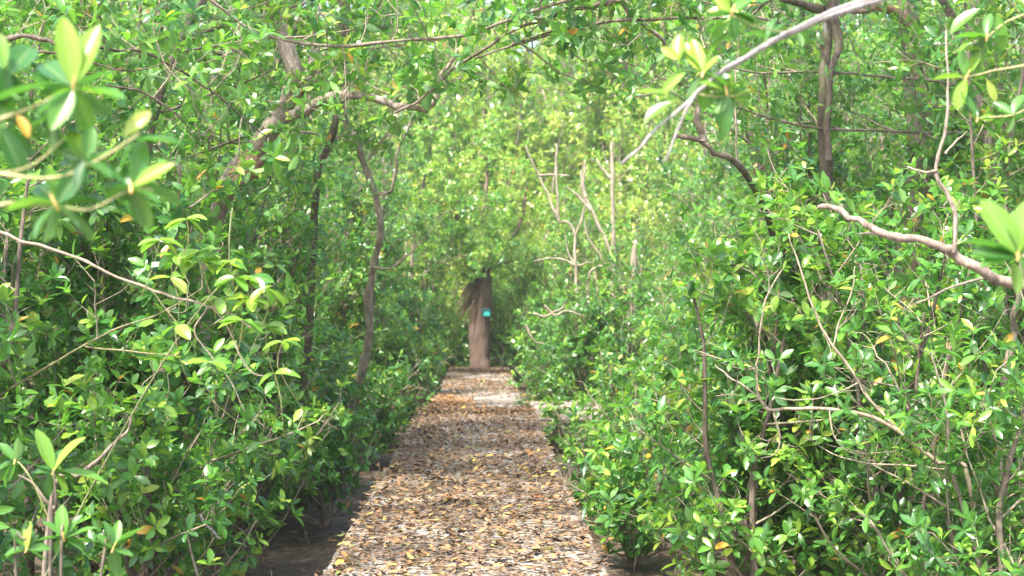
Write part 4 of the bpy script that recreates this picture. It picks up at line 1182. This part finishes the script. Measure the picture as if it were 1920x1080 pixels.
# unseen roof of leaves above the view, added to shade walkway and shrubs
overhead((-3.9, 9.6, GZ), [[(-3.9, 9.6, GZ), (-3.9, 9.6, 3.0), (-3.7, 10.2, 5.2), (-3.2, 11.5, 6.6), (-2.6, 12.8, 7.2)],
                          [(-3.7, 10.2, 5.2), (-2.9, 11.0, 6.0), (-2.0, 11.8, 6.5), (-1.2, 12.4, 6.7)], [(-3.5, 11, 6), (-3.1, 12.5, 6.6), (-2.7, 14.2, 6.8)], [(-2.6, 12.8, 7.0), (-1.8, 14.2, 7.2), (-1.2, 15.6, 7.2)]],
         'unseen tall tree on the left, added to shade the middle of the walkway', 90, 0, leafL_=.13, density=2.0)
overhead((3.8, 8.6, GZ), [[(3.8, 8.6, GZ), (3.9, 8.6, 3.0), (3.7, 9.0, 5.0), (3.0, 9.8, 6.4), (2.0, 10.6, 7.0)],
                          [(3.6, 9.2, 5.3), (2.6, 9.4, 6.0), (1.4, 9.8, 6.3), (.2, 10.4, 6.4)], [(3.0, 9.8, 6.3), (2.2, 11.5, 6.8), (1.4, 13.4, 7.0)], [(3.4, 9.4, 5.8), (3.0, 11.5, 6.5), (2.8, 13.4, 6.8)]],
         'unseen tall tree on the right, added to shade the shrubs below it', 91, 0, leafL_=.13, density=1.6)

# ------------------------------------------------------------------ the wood on both sides: a few kinds of tree, copied
class Kind:
    def __init__(self, protos):
        self.p, self.used, self.k = protos, [False] * len(protos), 0

    def put(self, x, y, s, label, group, sz=1.0):
        i = self.k % len(self.p); self.k += 1
        rz = random.uniform(0, 6.28); loc = (x, y, GZ - .05)
        if not self.used[i]:
            self.used[i] = True
            o = self.p[i]; o.location = loc; o.rotation_euler = (0, 0, rz); o.scale = (s, s, s * sz); o['label'] = label; o['group'] = group
            return o
        return copy_tree(self.p[i], loc, rz, (s, s, s * sz), label, group)


WOOD = Kind([shrub((0, 0, 0), 5.6 + 1.2 * (i % 2), 1.6, 6, 'mangrove', None, seed=200 + i, leafL=.125, young=[.38, .5, .44, .58, .42][i], near=False, step=.17, L=(.6, 1.5),
                   name='mangrove_tree', cat='tree', rad=.045, start=.03, tw_gap=.14, density=1.25) for i in range(5)])
BUSH = Kind([shrub((0, 0, 0), 2.3, .9, 8, 'mangrove', None, seed=300 + i, leafL=.11, young=[.38, .5, .44, .48][i], near=False, step=.13, L=(.35, .8),
                   name='mangrove_shrub', cat='shrub', rad=.02, start=.02, tw_gap=.11, density=1.3) for i in range(4)])
SUNNY = Kind([shrub((0, 0, 0), 6.0, 1.7, 6, 'mangrove', None, seed=400 + i, leafL=.15, young=[.78, .70, .86][i], near=False, step=.17, L=(.6, 1.5),  # leaf tint raised towards yellow green, painting in the far gap's sunlight
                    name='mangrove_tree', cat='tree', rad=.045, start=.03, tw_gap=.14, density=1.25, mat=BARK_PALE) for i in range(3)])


def row(kind, x0, d0, d1, st, sc_, label, group, jx=.4, sz=1.0):
    y_ = d0
    while y_ < d1:
        kind.put(x0 + random.uniform(-jx, jx), y_ + random.uniform(-.4, .4), sc_ * random.uniform(.87, 1.13), label, group, sz); y_ += st


for sx, side in ((-1, 'left'), (1, 'right')):
    lb, gr = 'low leafy bush in the second row on the %s' % side, 'bushes of the second row on the %s' % side
    row(BUSH, sx * 3.3, 13, 34, 1.7, .9, lb, gr)
    row(BUSH, sx * 5.0, 14.5, 36, 1.9, 1.1, lb, gr)
    row(BUSH, sx * 7.2, 21, 38, 2.3, 1.3, lb, gr)
    lb, gr = 'dense green mangrove in the wood on the %s' % side, 'mangroves in the wood on the %s' % side
    if sx < 0:
        row(WOOD, -3.9, 15.5, 35, 2.1, .8, lb, gr)
    else:
        row(WOOD, 5.2, 14.5, 21, 2.1, .85, lb, gr)
        row(WOOD, 4.3, 21, 35, 2.1, .6, lb, gr)
    row(WOOD, sx * 6.2, 17, 38, 2.2, 1.0, lb, gr, .6)
    row(WOOD, sx * 8.6, 23, 42, 2.5, 1.15, lb, gr, .6)
    row(WOOD, sx * 11.5, 30, 46, 2.9, 1.3, lb, gr, .6)
for x, y_, s in ((-1.5, 36.9, .8), (1.4, 36.8, .8), (-2.6, 35.5, 1.0), (2.6, 35.2, 1.0), (-.6, 38.2, 1.1), (.7, 38.2, 1.1), (-3.6, 36.5, 1.2), (3.6, 36.5, 1.2)):
    BUSH.put(x, y_, s, 'leafy bush crowding round the massive end trunk', 'bushes round the end trunk')
# closing the far end of the path
for j, (x, y_, s) in enumerate([(-2.3, 36, .5), (2.3, 35.5, .5), (-1.6, 37.8, .45), (1.3, 37.8, .5), (-3.6, 37, .9), (3.4, 37, .8), (-.9, 39, .7), (1.0, 39.2, .75), (-2.4, 40, .95), (.3, 41, 1.0), (2.6, 41, .95), (-5.5, 41, 1.2), (5, 41, 1.1),
                                (-1.6, 44, 1.3), (1.2, 45, 1.35), (4.2, 45, 1.4), (-4.6, 45, 1.4), (7.4, 45, 1.5), (-8, 45, 1.5)]):
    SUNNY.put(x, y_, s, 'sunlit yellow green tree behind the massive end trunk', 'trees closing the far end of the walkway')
y_ = 49
for rw in range(4):
    x = -17 - rw * 3
    while x < 18 + rw * 3:
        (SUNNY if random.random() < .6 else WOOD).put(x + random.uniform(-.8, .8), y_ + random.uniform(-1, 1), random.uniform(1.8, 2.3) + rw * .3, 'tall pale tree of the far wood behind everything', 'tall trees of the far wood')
        x += 3.4
    y_ += 6

# ------------------------------------------------------------------ the damp air under the trees
hz, nt, N, Lk, out = new_mat('damp_air')
pv = N.new('ShaderNodeVolumePrincipled'); pv.inputs['Density'].default_value = HAZE; pv.inputs['Color'].default_value = (.95, .97, .90, 1); pv.inputs['Anisotropy'].default_value = .2
Lk.new(pv.outputs[0], out.inputs['Volume'])
top = 26.0
haze = box_part('haze', 0, 20, (top + GZ - 1.3) / 2, 1300, 1300, top - GZ + 1.3, hz, None, .0)
haze['kind'] = 'stuff'
